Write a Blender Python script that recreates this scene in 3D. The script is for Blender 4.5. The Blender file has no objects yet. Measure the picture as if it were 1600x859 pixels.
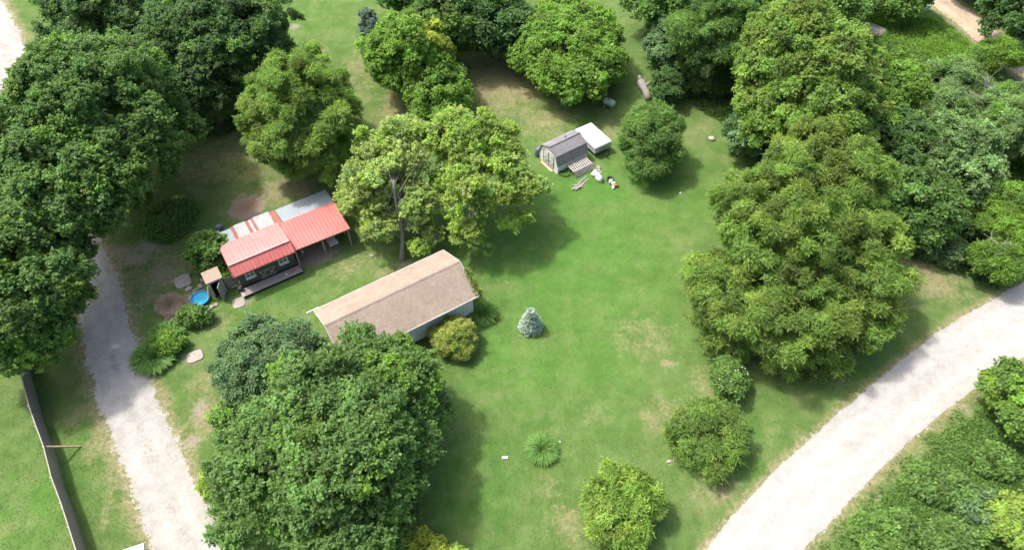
import bpy, math, random
import numpy as np
from mathutils import Vector, Matrix
D = bpy.data
SC = bpy.context.scene
COL = SC.collection
R = math.radians
random.seed(7)
RNG = np.random.default_rng(11)

# ------------------------------------------------------------------ camera, sky, sun, exposure
CAM_H, PITCH, F = 44.0, R(51.0), 1100.0       # drone height, downward pitch, focal length in px of a 1600 px wide frame
cam = D.objects.new('camera', D.cameras.new('camera')); COL.objects.link(cam)
cam.location = (0, 0, CAM_H); cam.rotation_euler = (R(90) - PITCH, 0, 0)
cam.data.sensor_width = 36.0; cam.data.lens = 36.0 * F / 1600.0
cam.data.clip_start = 0.5; cam.data.clip_end = 3000
SC.camera = cam
SUN_EL, SUN_AZ = R(60), R(156)                # azimuth measured from +x towards +y
world = D.worlds.new("World"); SC.world = world; world.use_nodes = True
wn = world.node_tree.nodes; wn.clear()
sky = wn.new('ShaderNodeTexSky'); sky.sky_type = 'NISHITA'; sky.sun_disc = False
sky.sun_elevation = SUN_EL; sky.sun_rotation = R(90) - SUN_AZ
sky.air_density = 0.9; sky.dust_density = 6.0; sky.ozone_density = 0.3
bg = wn.new('ShaderNodeBackground'); bg.inputs[1].default_value = 0.15
wo = wn.new('ShaderNodeOutputWorld')
world.node_tree.links.new(sky.outputs[0], bg.inputs[0]); world.node_tree.links.new(bg.outputs[0], wo.inputs[0])
sun = D.objects.new('sun', D.lights.new('sun', 'SUN')); COL.objects.link(sun)
sun.data.energy = 2.3; sun.data.angle = R(3.5); sun.data.color = (1.0, 0.95, 0.87)
sd = Vector((math.cos(SUN_EL)*math.cos(SUN_AZ), math.cos(SUN_EL)*math.sin(SUN_AZ), math.sin(SUN_EL)))
sun.rotation_euler = sd.to_track_quat('Z', 'Y').to_euler(); sun.location = (-40, 60, 60)
SC.view_settings.view_transform = 'Standard'; SC.view_settings.look = 'None'
SC.view_settings.exposure = 0.87; SC.view_settings.gamma = 1.0; SC.view_settings.use_curve_mapping = False
SC.render.engine = 'CYCLES'
cy = SC.cycles
cy.max_bounces = 6; cy.diffuse_bounces = 4; cy.glossy_bounces = 2; cy.transmission_bounces = 3
cy.transparent_max_bounces = 4; cy.caustics_reflective = False; cy.caustics_refractive = False
cy.use_denoising = True

# ------------------------------------------------------------------ helpers
def P(px, py, z=0.0):
    """world x, y of the point of height z seen at photo pixel (px, py)"""
    x = (px - 800) / F; y = -(py - 429.5) / F
    c, s = math.cos(PITCH), math.sin(PITCH)
    t = -(CAM_H - z) / (-s + y * c)
    return Vector((x * t, (c + y * s) * t, z))
def depth(px, py, z=0.0):
    y = -(py - 429.5) / F
    return (CAM_H - z) / (math.sin(PITCH) - y * math.cos(PITCH))

def tag(o, label=None, cat=None, group=None, kind=None):
    if label: o['label'] = label
    if cat: o['category'] = cat
    if group: o['group'] = group
    if kind: o['kind'] = kind
    return o
def empty(name, loc, rz=0.0, label=None, cat=None, group=None):
    o = D.objects.new(name, None); COL.objects.link(o)
    o.empty_display_size = 0.3
    o.location = loc; o.rotation_euler = (0, 0, rz)
    return tag(o, label, cat, group)

class MB:
    def __init__(s): s.v = []; s.f = []; s.m = []
    def add(s, vs, fs, m=0):
        b = len(s.v); s.v += [tuple(v) for v in vs]; s.f += [tuple(b + i for i in f) for f in fs]; s.m += [m] * len(fs); return s
    def box(s, x0, x1, y0, y1, z0, z1, m=0, M=None):
        vs = [Vector((x, y, z)) for z in (z0, z1) for y in (y0, y1) for x in (x0, x1)]
        if M: vs = [M @ v for v in vs]
        return s.add(vs, [(0, 2, 3, 1), (4, 5, 7, 6), (0, 1, 5, 4), (2, 6, 7, 3), (0, 4, 6, 2), (1, 3, 7, 5)], m)
    def bar(s, a, b, w, h, m=0, up=(0, 0, 1)):
        a, b = Vector(a), Vector(b); d = (b - a); L = d.length; d.normalize()
        u = Vector(up); sx = d.cross(u)
        if sx.length < 1e-4: sx = d.cross(Vector((1, 0, 0)))
        sx.normalize(); uz = sx.cross(d)
        M = Matrix((( d.x, sx.x, uz.x, a.x), (d.y, sx.y, uz.y, a.y), (d.z, sx.z, uz.z, a.z), (0, 0, 0, 1)))
        return s.box(0, L, -w/2, w/2, -h/2, h/2, m, M)
    def tube(s, pts, rs, n=8, m=0, cap=True):
        pts = [Vector(p) for p in pts]; b = len(s.v); ref = Vector((0.3, 0.9, 0.2))
        for i, p in enumerate(pts):
            d = (pts[min(i+1, len(pts)-1)] - pts[max(i-1, 0)]).normalized()
            x = d.cross(ref)
            if x.length < 0.05: x = d.cross(Vector((1, 0, 0)))
            x.normalize(); y = d.cross(x)
            r = rs[i] if hasattr(rs, '__len__') else rs
            for k in range(n):
                a = 2*math.pi*k/n; s.v.append(tuple(p + x*math.cos(a)*r + y*math.sin(a)*r))
        for i in range(len(pts)-1):
            for k in range(n):
                s.f.append((b+i*n+k, b+i*n+(k+1) % n, b+(i+1)*n+(k+1) % n, b+(i+1)*n+k)); s.m.append(m)
        if cap:
            s.f.append(tuple(b+k for k in range(n))[::-1]); s.m.append(m)
            s.f.append(tuple(b+(len(pts)-1)*n+k for k in range(n))); s.m.append(m)
        return s
    def lathe(s, prof, n=24, m=0, M=None, c=(0, 0, 0)):
        b = len(s.v)
        for r, z in prof:
            for k in range(n):
                a = 2*math.pi*k/n; v = Vector((c[0]+r*math.cos(a), c[1]+r*math.sin(a), c[2]+z))
                s.v.append(tuple(M @ v if M else v))
        for i in range(len(prof)-1):
            for k in range(n):
                s.f.append((b+i*n+k, b+i*n+(k+1) % n, b+(i+1)*n+(k+1) % n, b+(i+1)*n+k)); s.m.append(m)
        return s
    def slab(s, quad, t, m=0):
        """four corners (any heights), extruded down by t"""
        q = [Vector(p) for p in quad]; lo = [p - Vector((0, 0, t)) for p in q]
        return s.add(q + lo, [(0, 1, 2, 3), (7, 6, 5, 4), (0, 4, 5, 1), (1, 5, 6, 2), (2, 6, 7, 3), (3, 7, 4, 0)], m)
    def build(s, name, mats, parent=None, smooth=False, bevel=0):
        me = D.meshes.new(name); me.from_pydata(s.v, [], s.f)
        if not isinstance(mats, (list, tuple)): mats = [mats]
        for x in mats: me.materials.append(x)
        if len(mats) > 1: me.polygons.foreach_set('material_index', s.m)
        me.validate(); me.update()
        if smooth: me.polygons.foreach_set('use_smooth', [True]*len(me.polygons))
        o = D.objects.new(name, me); COL.objects.link(o)
        if parent: o.parent = parent
        if bevel:
            bv = o.modifiers.new('b', 'BEVEL'); bv.width = bevel; bv.segments = 2; bv.limit_method = 'ANGLE'
        return o

# ------------------------------------------------------------------ materials
def nt(name):
    m = D.materials.new(name); m.use_nodes = True; t = m.node_tree
    return m, t, t.nodes, t.links, t.nodes['Principled BSDF']
def noise(N, L, scale, detail=4, rough=0.55, vec=None, dist=0.0):
    n = N.new('ShaderNodeTexNoise'); n.inputs['Scale'].default_value = scale; n.inputs['Detail'].default_value = detail
    n.inputs['Roughness'].default_value = rough; n.inputs['Distortion'].default_value = dist
    if vec is not None: L.new(vec, n.inputs['Vector'])
    return n.outputs['Fac']
def ramp(N, L, fac, stops):
    r = N.new('ShaderNodeValToRGB'); e = r.color_ramp.elements
    while len(e) < len(stops): e.new(0.5)
    for i, (p, c) in enumerate(stops):
        e[i].position = p; e[i].color = (*c, 1) if len(c) == 3 else c
    L.new(fac, r.inputs[0]); return r.outputs[0]
def mix(N, L, fac, a, b, mode='MIX'):
    m = N.new('ShaderNodeMix'); m.data_type = 'RGBA'; m.blend_type = mode; m.clamp_result = False
    for s, v in ((m.inputs[0], fac), (m.inputs[6], a), (m.inputs[7], b)):
        if hasattr(v, 'links'): L.new(v, s)
        elif isinstance(v, (int, float)): s.default_value = v
        else: s.default_value = (*v, 1)
    return m.outputs[2]
def mth(N, L, op, a, b=0.0, clamp=False):
    m = N.new('ShaderNodeMath'); m.operation = op; m.use_clamp = clamp
    for s, v in ((m.inputs[0], a), (m.inputs[1], b)):
        if hasattr(v, 'links'): L.new(v, s)
        else: s.default_value = v
    return m.outputs[0]
def bump(N, L, h, strength, dist, bsdf):
    b = N.new('ShaderNodeBump'); b.inputs['Strength'].default_value = strength; b.inputs['Distance'].default_value = dist
    L.new(h, b.inputs['Height']); L.new(b.outputs[0], bsdf.inputs['Normal'])
def coords(N, kind='Object'):
    return N.new('ShaderNodeTexCoord').outputs[kind]
def simple(name, c1, c2=None, scale=6.0, rough=0.7, metal=0.0, bmp=0.3, bscale=None, dist=0.01, contrast=0.18, spec=0.4, stretch=None):
    """weathered surface: two colours mixed by multi-scale noise, plus bump"""
    m, t, N, L, b = nt(name)
    c2 = c2 or tuple(x*0.7 for x in c1)
    v = coords(N)
    if stretch:
        mp = N.new('ShaderNodeMapping'); mp.inputs['Scale'].default_value = stretch; L.new(v, mp.inputs[0]); v = mp.outputs[0]
    n1 = noise(N, L, scale, 6, 0.65, v)
    c = ramp(N, L, n1, [(0.5-contrast, c1), (0.5+contrast, c2)])
    L.new(c, b.inputs['Base Color']); b.inputs['Roughness'].default_value = rough; b.inputs['Metallic'].default_value = metal
    b.inputs['Specular IOR Level'].default_value = spec
    if bmp: bump(N, L, noise(N, L, bscale or scale*4, 5, 0.6, v), bmp, dist, b)
    return m

def ground_mat():
    m, t, N, L, b = nt('grass_ground')
    v = coords(N)
    at = N.new('ShaderNodeVertexColor'); at.layer_name = 'mask'
    sp = N.new('ShaderNodeSeparateColor'); L.new(at.outputs[0], sp.inputs[0])
    dry, soil, grav = sp.outputs
    at2 = N.new('ShaderNodeVertexColor'); at2.layer_name = 'mask2'
    sp2 = N.new('ShaderNodeSeparateColor'); L.new(at2.outputs[0], sp2.inputs[0])
    lush, dark, red = sp2.outputs
    nb = noise(N, L, 0.12, 4, 0.6, v); nm = noise(N, L, 0.55, 6, 0.7, v, 0.15); nf = noise(N, L, 3.2, 6, 0.75, v)
    nff = noise(N, L, 14.0, 4, 0.8, v); nh = noise(N, L, 45.0, 2, 0.6, v)
    # mottled lawn: mid green, yellower and darker patches
    g = ramp(N, L, nm, [(0.28, (0.070, 0.132, 0.032)), (0.45, (0.090, 0.160, 0.040)), (0.58, (0.118, 0.188, 0.056)), (0.75, (0.165, 0.215, 0.088))])
    g = mix(N, L, lush, g, ramp(N, L, nm, [(0.3, (0.062, 0.168, 0.028)), (0.7, (0.094, 0.222, 0.038))]))
    g = mix(N, L, ramp(N, L, noise(N, L, 0.28, 5, 0.7, v, 1.0), [(0.50, (0, 0, 0)), (0.72, (0.55, 0.55, 0.55))]), g, (0.19, 0.205, 0.095))
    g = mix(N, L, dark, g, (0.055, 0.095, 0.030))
    straw = ramp(N, L, nf, [(0.3, (0.16, 0.17, 0.075)), (0.55, (0.26, 0.24, 0.13)), (0.75, (0.36, 0.32, 0.20))])
    fine = ramp(N, L, nf, [(0.3, (0.0, 0.0, 0.0)), (0.72, (1, 1, 1))])
    # dry grass mask broken up by noise
    dm = mth(N, L, 'ADD', mth(N, L, 'MULTIPLY', dry, 1.25), mth(N, L, 'MULTIPLY', mth(N, L, 'SUBTRACT', mth(N, L, 'ADD', nm, nf), 1.0), 1.5))
    dm = ramp(N, L, dm, [(0.25, (0, 0, 0)), (0.95, (1, 1, 1))])
    dm = mth(N, L, 'MULTIPLY', dm, mth(N, L, 'MINIMUM', mth(N, L, 'ADD', mth(N, L, 'MULTIPLY', dry, 2.5), 0.30), 1.0))
    c = mix(N, L, dm, g, straw)
    so = ramp(N, L, nff, [(0.35, (0.20, 0.165, 0.13)), (0.65, (0.36, 0.31, 0.25))])
    so = mix(N, L, red, so, ramp(N, L, nf, [(0.35, (0.17, 0.085, 0.065)), (0.65, (0.27, 0.17, 0.13))]))
    sm = mth(N, L, 'ADD', mth(N, L, 'MULTIPLY', soil, 1.5), mth(N, L, 'MULTIPLY', mth(N, L, 'SUBTRACT', mth(N, L, 'ADD', nf, nff), 1.0), 1.6))
    sm = ramp(N, L, sm, [(0.45, (0, 0, 0)), (0.85, (1, 1, 1))])
    c = mix(N, L, sm, c, so)
    gr = ramp(N, L, nff, [(0.3, (0.33, 0.31, 0.26)), (0.6, (0.46, 0.445, 0.415))])
    gm = mth(N, L, 'ADD', mth(N, L, 'MULTIPLY', grav, 1.5), mth(N, L, 'MULTIPLY', mth(N, L, 'SUBTRACT', mth(N, L, 'ADD', nf, nff), 1.0), 2.2))
    gm = ramp(N, L, gm, [(0.55, (0, 0, 0)), (0.8, (1, 1, 1))])
    c = mix(N, L, gm, c, gr)
    mp = N.new('ShaderNodeMapping'); mp.inputs['Rotation'].default_value = (0, 0, R(-52)); mp.inputs['Scale'].default_value = (0.06, 1.5, 1); L.new(v, mp.inputs[0])
    c = mix(N, L, 1.0, c, ramp(N, L, noise(N, L, 1.0, 3, 0.6, mp.outputs[0]), [(0.3, (0.96, 0.97, 0.955)), (0.7, (1.04, 1.03, 1.04))]), 'MULTIPLY')
    # blade-scale speckle (colour of single tufts)
    spk = ramp(N, L, nff, [(0.25, (0.72, 0.74, 0.72)), (0.5, (1, 1, 1)), (0.78, (1.28, 1.24, 1.2))])
    c = mix(N, L, 1.0, c, spk, 'MULTIPLY')
    spk2 = ramp(N, L, nh, [(0.3, (0.8, 0.8, 0.8)), (0.7, (1.2, 1.2, 1.2))])
    c = mix(N, L, 1.0, c, spk2, 'MULTIPLY')
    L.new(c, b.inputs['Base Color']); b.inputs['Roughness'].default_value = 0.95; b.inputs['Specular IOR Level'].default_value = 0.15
    h = mth(N, L, 'ADD', mth(N, L, 'MULTIPLY', nff, 0.6), mth(N, L, 'ADD', mth(N, L, 'MULTIPLY', nf, 1.0), mth(N, L, 'MULTIPLY', nh, 0.25)))
    bump(N, L, h, 0.55, 0.07, b)
    return m

def gravel_mat(name, base, dust, track=None):
    m, t, N, L, b = nt(name)
    v = coords(N)
    at = N.new('ShaderNodeVertexColor'); at.layer_name = 'mask'
    sp = N.new('ShaderNodeSeparateColor'); L.new(at.outputs[0], sp.inputs[0])
    nb = noise(N, L, 0.5, 5, 0.65, v, 0.5); nf = noise(N, L, 4.0, 6, 0.7, v); nff = noise(N, L, 22, 4, 0.8, v)
    vo = N.new('ShaderNodeTexVoronoi'); vo.inputs['Scale'].default_value = 26; L.new(v, vo.inputs['Vector'])
    c = ramp(N, L, nb, [(0.3, base), (0.7, dust)])
    st = ramp(N, L, nff, [(0.25, (0.55, 0.54, 0.52)), (0.5, (1, 1, 1)), (0.75, (1.18, 1.18, 1.18))])
    c = mix(N, L, 1.0, c, ramp(N, L, noise(N, L, 1.6, 5, 0.7, v, 0.3), [(0.3, (0.86, 0.855, 0.84)), (0.6, (1.04, 1.04, 1.04))]), 'MULTIPLY')
    c = mix(N, L, 1.0, c, st, 'MULTIPLY')
    vs = ramp(N, L, vo.outputs['Distance'], [(0.0, (1.06, 1.06, 1.06)), (0.7, (0.86, 0.85, 0.83))])
    c = mix(N, L, 0.6, c, vs, 'MULTIPLY')
    rut = mth(N, L, 'MULTIPLY', sp.outputs[1], mth(N, L, 'ADD', 0.3, nb))
    c = mix(N, L, rut, c, mix(N, L, 1.0, c, (0.89, 0.885, 0.87), 'MULTIPLY'))
    # dirt and weeds where wheels do not run (middle strip and verge)
    wm = mth(N, L, 'ADD', mth(N, L, 'MULTIPLY', sp.outputs[0], 1.3), mth(N, L, 'MULTIPLY', mth(N, L, 'SUBTRACT', mth(N, L, 'ADD', nf, nff), 1.0), 2.2))
    wm = ramp(N, L, wm, [(0.55, (0, 0, 0)), (0.95, (1, 1, 1))])
    c = mix(N, L, wm, c, track or (0.22, 0.22, 0.15))
    L.new(c, b.inputs['Base Color']); b.inputs['Roughness'].default_value = 0.95; b.inputs['Specular IOR Level'].default_value = 0.2
    h = mth(N, L, 'ADD', nff, mth(N, L, 'MULTIPLY', nf, 1.0))
    bump(N, L, h, 0.7, 0.05, b)
    return m

def leaf_mat(name, col, rough=0.55, trans=0.48, var=0.25):
    """leaf: base colour times the per-leaf 'tint' attribute; some light passes through"""
    m, t, N, L, b = nt(name)
    at = N.new('ShaderNodeVertexColor'); at.layer_name = 'tint'
    c = mix(N, L, 1.0, col, at.outputs[0], 'MULTIPLY')
    L.new(c, b.inputs['Base Color']); b.inputs['Roughness'].default_value = rough; b.inputs['Specular IOR Level'].default_value = 0.35
    tr = N.new('ShaderNodeBsdfTranslucent')
    c2 = mix(N, L, 1.0, c, (1.05, 1.3, 0.5), 'MULTIPLY'); L.new(c2, tr.inputs[0])
    ms = N.new('ShaderNodeMixShader'); ms.inputs[0].default_value = trans
    L.new(b.outputs[0], ms.inputs[1]); L.new(tr.outputs[0], ms.inputs[2])
    L.new(ms.outputs[0], N['Material Output'].inputs[0])
    return m
def bark_mat(name, c1, c2):
    return simple(name, c1, c2, 5.0, 0.95, 0, 0.9, 14, 0.04, 0.2, 0.1, (3, 3, 0.6))

def metal_roof_mat(name, c1, c2, rough=0.45, streak=(1, 0.25, 1), metal=0.0):
    m, t, N, L, b = nt(name)
    v = coords(N)
    mp = N.new('ShaderNodeMapping'); mp.inputs['Scale'].default_value = streak; L.new(v, mp.inputs[0])
    n1 = noise(N, L, 2.2, 6, 0.7, mp.outputs[0]); n2 = noise(N, L, 0.7, 3, 0.5, v)
    c = ramp(N, L, n1, [(0.3, c1), (0.7, c2)])
    c = mix(N, L, ramp(N, L, n2, [(0.35, (0, 0, 0)), (0.75, (0.35, 0.35, 0.35))]), c, tuple(min(1, x*1.1+0.06) for x in c1))
    L.new(c, b.inputs['Base Color']); b.inputs['Roughness'].default_value = rough; b.inputs['Metallic'].default_value = metal
    bump(N, L, noise(N, L, 3.0, 3, 0.5, v), 0.25, 0.03, b)
    return m

def shingle_mat(name, cs, sx=3.3, sy=7.0, axis='z'):
    """asphalt shingles: rows of tabs with different shades and a step at each course"""
    m, t, N, L, b = nt(name)
    v = coords(N, 'UV')
    br = N.new('ShaderNodeTexBrick'); L.new(v, br.inputs[0])
    br.inputs['Scale'].default_value = 1.0; br.inputs['Brick Width'].default_value = 1.0/sx; br.inputs['Row Height'].default_value = 1.0/sy
    br.inputs['Mortar Size'].default_value = 0.016; br.inputs['Mortar Smooth'].default_value = 0.3
    br.inputs['Color1'].default_value = (0, 0, 0, 1); br.inputs['Color2'].default_value = (1, 1, 1, 1); br.inputs['Mortar'].default_value = (0.5, 0.5, 0.5, 1)
    c = ramp(N, L, br.outputs['Color'], [(0.0, cs[0]), (0.5, cs[1]), (1.0, cs[2])])
    c = mix(N, L, mth(N, L, 'MULTIPLY', br.outputs['Fac'], 0.55), c, tuple(x*0.5 for x in cs[0]))
    o = coords(N)
    n1 = noise(N, L, 0.8, 5, 0.65, o); n2 = noise(N, L, 30, 3, 0.7, o)
    c = mix(N, L, 1.0, c, ramp(N, L, n1, [(0.3, (0.86, 0.84, 0.82)), (0.7, (1.08, 1.08, 1.08))]), 'MULTIPLY')
    c = mix(N, L, 1.0, c, ramp(N, L, n2, [(0.25, (0.85, 0.85, 0.85)), (0.75, (1.15, 1.15, 1.15))]), 'MULTIPLY')
    L.new(c, b.inputs['Base Color']); b.inputs['Roughness'].default_value = 0.95; b.inputs['Specular IOR Level'].default_value = 0.15
    bump(N, L, mth(N, L, 'SUBTRACT', n2, mth(N, L, 'MULTIPLY', br.outputs['Fac'], 2.5)), 0.6, 0.012, b)
    return m

MAT = dict(
    ground=ground_mat(),
    road=gravel_mat('white_gravel', (0.52, 0.517, 0.505), (0.46, 0.456, 0.446)),
    drive=gravel_mat('driveway_gravel', (0.495, 0.49, 0.475), (0.40, 0.397, 0.38)),
    dirt=gravel_mat('tan_dirt', (0.56, 0.47, 0.36), (0.42, 0.34, 0.25), (0.2, 0.2, 0.1)),
    bark=bark_mat('bark', (0.10, 0.085, 0.07), (0.20, 0.175, 0.15)),
    bark_pale=bark_mat('pale_bark', (0.17, 0.155, 0.135), (0.32, 0.30, 0.27)),
    dead=bark_mat('dead_wood', (0.20, 0.19, 0.18), (0.36, 0.34, 0.32)),
    redroof=metal_roof_mat('red_metal', (0.50, 0.145, 0.130), (0.44, 0.125, 0.115), 0.55),
    redroof2=metal_roof_mat('pale_red_metal', (0.56, 0.26, 0.25), (0.52, 0.225, 0.215), 0.5),  # paler, pinker red for the back slope and ridge cap
    tin=metal_roof_mat('galvanised_tin', (0.33, 0.385, 0.42), (0.23, 0.28, 0.315), 0.5, (5, 0.4, 1)),
    tinwhite=metal_roof_mat('whitish_tin', (0.44, 0.45, 0.45), (0.26, 0.28, 0.29), 0.5, (5, 0.5, 1)),
    rust=metal_roof_mat('rusted_tin', (0.34, 0.13, 0.09), (0.25, 0.095, 0.07), 0.8),
    tan=shingle_mat('tan_shingles', [(0.355, 0.29, 0.238), (0.39, 0.322, 0.268), (0.425, 0.355, 0.30)], 4.5, 7.5),
    grey=shingle_mat('grey_shingles', [(0.235, 0.23, 0.25), (0.265, 0.26, 0.28), (0.295, 0.29, 0.31)], 3.4, 7.0),
    siding=simple('pale_siding', (0.84, 0.80, 0.79), (0.70, 0.68, 0.68), 2.5, 0.7, 0, 0.2, 20, 0.005, 0.2, 0.3, (1, 1, 0.4)),
    whitewall=simple('white_board', (0.86, 0.86, 0.86), (0.76, 0.77, 0.79), 3.0, 0.7, 0, 0.2, 20, 0.005, 0.2, 0.3, (1, 1, 0.4)),
    trim=simple('white_trim', (0.74, 0.74, 0.72), (0.6, 0.6, 0.58), 4, 0.6),
    greytrim=simple('grey_trim', (0.24, 0.25, 0.27), (0.17, 0.18, 0.2), 4, 0.7),
    greenwall=simple('dark_green_boards', (0.065, 0.08, 0.07), (0.10, 0.115, 0.10), 3, 0.85, 0, 0.4, 18, 0.01, 0.2, 0.3, (1, 1, 0.3)),
    oldwood=simple('weathered_wood', (0.34, 0.31, 0.29), (0.23, 0.21, 0.195), 3, 0.9, 0, 0.6, 12, 0.01, 0.2, 0.2, (1, 5, 1)),
    paleboard=simple('pale_old_board', (0.42, 0.39, 0.34), (0.28, 0.26, 0.23), 4, 0.9, 0, 0.5, 16, 0.01),
    newwood=simple('new_lumber', (0.52, 0.42, 0.26), (0.42, 0.33, 0.20), 5, 0.75, 0, 0.3),
    palletwood=simple('pallet_wood', (0.62, 0.57, 0.53), (0.42, 0.38, 0.35), 5, 0.85, 0, 0.4),
    dark=simple('shade_black', (0.02, 0.02, 0.022), (0.03, 0.03, 0.03), 4, 0.9, 0, 0),  # near-black that stands for shade inside and under things
    black=simple('black_rubber', (0.03, 0.03, 0.032), (0.05, 0.05, 0.05), 8, 0.7),
    glass=simple('window_glass', (0.05, 0.07, 0.08), (0.09, 0.12, 0.13), 3, 0.12, 0, 0.0, spec=0.6),
    concrete=simple('old_concrete', (0.40, 0.37, 0.33), (0.28, 0.26, 0.235), 3, 0.95, 0, 0.6, 14, 0.02),
    stone=simple('pale_stone', (0.46, 0.42, 0.37), (0.32, 0.29, 0.26), 5, 0.95, 0, 0.8, 10, 0.04),
    bluepool=simple('blue_plastic', (0.015, 0.22, 0.55), (0.03, 0.30, 0.62), 3, 0.35, 0, 0.1),
    water=simple('pool_water', (0.05, 0.42, 0.72), (0.10, 0.55, 0.78), 6, 0.08, 0, 0.3, 12, 0.01),
    whiteplastic=simple('white_plastic', (0.72, 0.73, 0.74), (0.60, 0.62, 0.64), 5, 0.45, 0, 0.3, 6, 0.03),
    camper=simple('camper_white', (0.72, 0.72, 0.72), (0.62, 0.62, 0.61), 2, 0.5, 0, 0.2, 5, 0.02),
    camperside=simple('camper_side', (0.60, 0.63, 0.64), (0.48, 0.51, 0.52), 3, 0.5, 0, 0.2),
    redmark=simple('faded_red_print', (0.50, 0.22, 0.24), (0.66, 0.45, 0.46), 9, 0.6, 0, 0),
    bluegrey=simple('blue_grey_plastic', (0.13, 0.17, 0.23), (0.19, 0.23, 0.29), 5, 0.5),
    palegreen=simple('pale_green_paint', (0.42, 0.55, 0.45), (0.30, 0.43, 0.34), 4, 0.55),
    brown=simple('red_brown_boards', (0.13, 0.075, 0.06), (0.19, 0.11, 0.09), 4, 0.85, 0, 0.4),
    outdoor=simple('grey_painted_door', (0.36, 0.38, 0.41), (0.29, 0.31, 0.34), 3, 0.7, 0, 0.2, 8, 0.01),
    tanfelt=simple('tan_roofing_felt', (0.44, 0.34, 0.27), (0.33, 0.26, 0.21), 4, 0.95, 0, 0.4),
    soil=simple('bare_soil', (0.20, 0.16, 0.12), (0.30, 0.25, 0.2), 3, 0.95, 0, 0.8, 8, 0.05),
    flower=simple('white_petals', (0.75, 0.77, 0.75), (0.65, 0.68, 0.66), 8, 0.6, 0, 0),
)
LEAF = dict(
    dark=leaf_mat('leaf_dark_green', (0.105, 0.200, 0.064)),
    mid=leaf_mat('leaf_mid_green', (0.165, 0.290, 0.072)),
    maple=leaf_mat('leaf_maple', (0.160, 0.280, 0.078)),
    bluish=leaf_mat('leaf_blue_green', (0.170, 0.280, 0.130)),
    sage=leaf_mat('leaf_sage', (0.230, 0.350, 0.140)),
    bright=leaf_mat('leaf_bright_green', (0.205, 0.350, 0.060)),
    olive=leaf_mat('leaf_olive', (0.245, 0.345, 0.075)),
    walnut=leaf_mat('leaf_walnut', (0.205, 0.325, 0.070)),
    pale=leaf_mat('leaf_pale', (0.380, 0.480, 0.160)),
    lime=leaf_mat('leaf_lime', (0.340, 0.470, 0.100)),
    yellow=leaf_mat('leaf_yellow', (0.400, 0.460, 0.075)),
    gold=leaf_mat('leaf_gold_green', (0.380, 0.430, 0.110)),
    spruce=leaf_mat('needle_blue', (0.460, 0.580, 0.500), 0.6, 0.1),
    cedar=leaf_mat('needle_cedar', (0.144, 0.216, 0.162), 0.6, 0.1),
    straw=leaf_mat('dry_stems', (0.340, 0.270, 0.200), 0.8, 0.1),
    blade=leaf_mat('grass_blade', (0.130, 0.270, 0.055), 0.6, 0.3),
    lawn=leaf_mat('lawn_blade', (0.118, 0.215, 0.052), 0.7, 0.35),
)

# ------------------------------------------------------------------ leaf meshes (numpy)
def unit(a):
    return a / np.maximum(np.linalg.norm(a, axis=1, keepdims=True), 1e-6)
def randdir(n, rng, zmin=-1.0):
    z = rng.uniform(zmin, 1, n); a = rng.uniform(0, 2*np.pi, n); r = np.sqrt(1 - z*z)
    return np.stack([r*np.cos(a), r*np.sin(a), z], 1)
def leaves_mesh(name, pos, axis, nrm, length, width, tint, mat, parent=None, mats=None):
    """one rhombic, slightly folded leaf per row"""
    n = len(pos)
    axis = unit(axis); side = unit(np.cross(axis, nrm)); nr = np.cross(side, axis)
    L = np.broadcast_to(np.asarray(length, float).reshape(-1, 1), (n, 1)); W = np.broadcast_to(np.asarray(width, float).reshape(-1, 1), (n, 1))
    v = np.empty((n, 4, 3), np.float32)
    v[:, 0] = pos; v[:, 1] = pos + axis*L*0.45 + side*W*0.5 + nr*W*0.12
    v[:, 2] = pos + axis*L - nr*L*0.12; v[:, 3] = pos + axis*L*0.45 - side*W*0.5 + nr*W*0.12
    me = D.meshes.new(name)
    me.vertices.add(n*4); me.vertices.foreach_set('co', v.reshape(-1))
    me.loops.add(n*4); me.loops.foreach_set('vertex_index', np.arange(n*4, dtype=np.int32))
    me.polygons.add(n); me.polygons.foreach_set('loop_start', np.arange(0, n*4, 4, dtype=np.int32))
    ca = me.color_attributes.new('tint', 'FLOAT_COLOR', 'POINT')
    c = np.ones((n, 4, 4), np.float32); c[:, :, :3] = np.asarray(tint, np.float32)[:, None, :]
    ca.data.foreach_set('color', c.reshape(-1))
    for x in ([mat] if mats is None else mats[0]): me.materials.append(x)
    if mats is not None: me.polygons.foreach_set('material_index', mats[1].astype(np.int32))
    me.update(calc_edges=True)
    o = D.objects.new(name, me); COL.objects.link(o)
    if parent: o.parent = parent
    return o

STY = dict(   # leaf length, width, leaves per tuft, tuft radius, tufts per clump, clump area m2, droop, curl
    maple=dict(L=0.18, W=0.155, n=22, tr=0.26, k=21, area=1.5, spike=.62, droop=-0.25, up=0.75),
    fine=dict(L=0.15, W=0.12, n=16, tr=0.23, k=24, area=1.3, droop=-0.1, up=0.5),
    feather=dict(L=0.34, W=0.07, n=19, tr=0.22, k=24, area=1.6, droop=0.35, up=0.15),
    broad=dict(L=0.20, W=0.16, n=17, tr=0.30, spike=.3, k=20, area=1.6, droop=0.0, up=0.4),
    far=dict(L=0.30, W=0.24, n=10, tr=0.34, k=18, area=2.0, droop=0.0, up=0.4),
    bush=dict(L=0.17, W=0.12, n=11, tr=0.18, k=9, area=0.22, droop=-0.1, up=0.4),
    tiny=dict(L=0.11, W=0.07, n=14, tr=0.13, k=8, area=0.10, droop=0.0, up=0.4),
)
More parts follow.
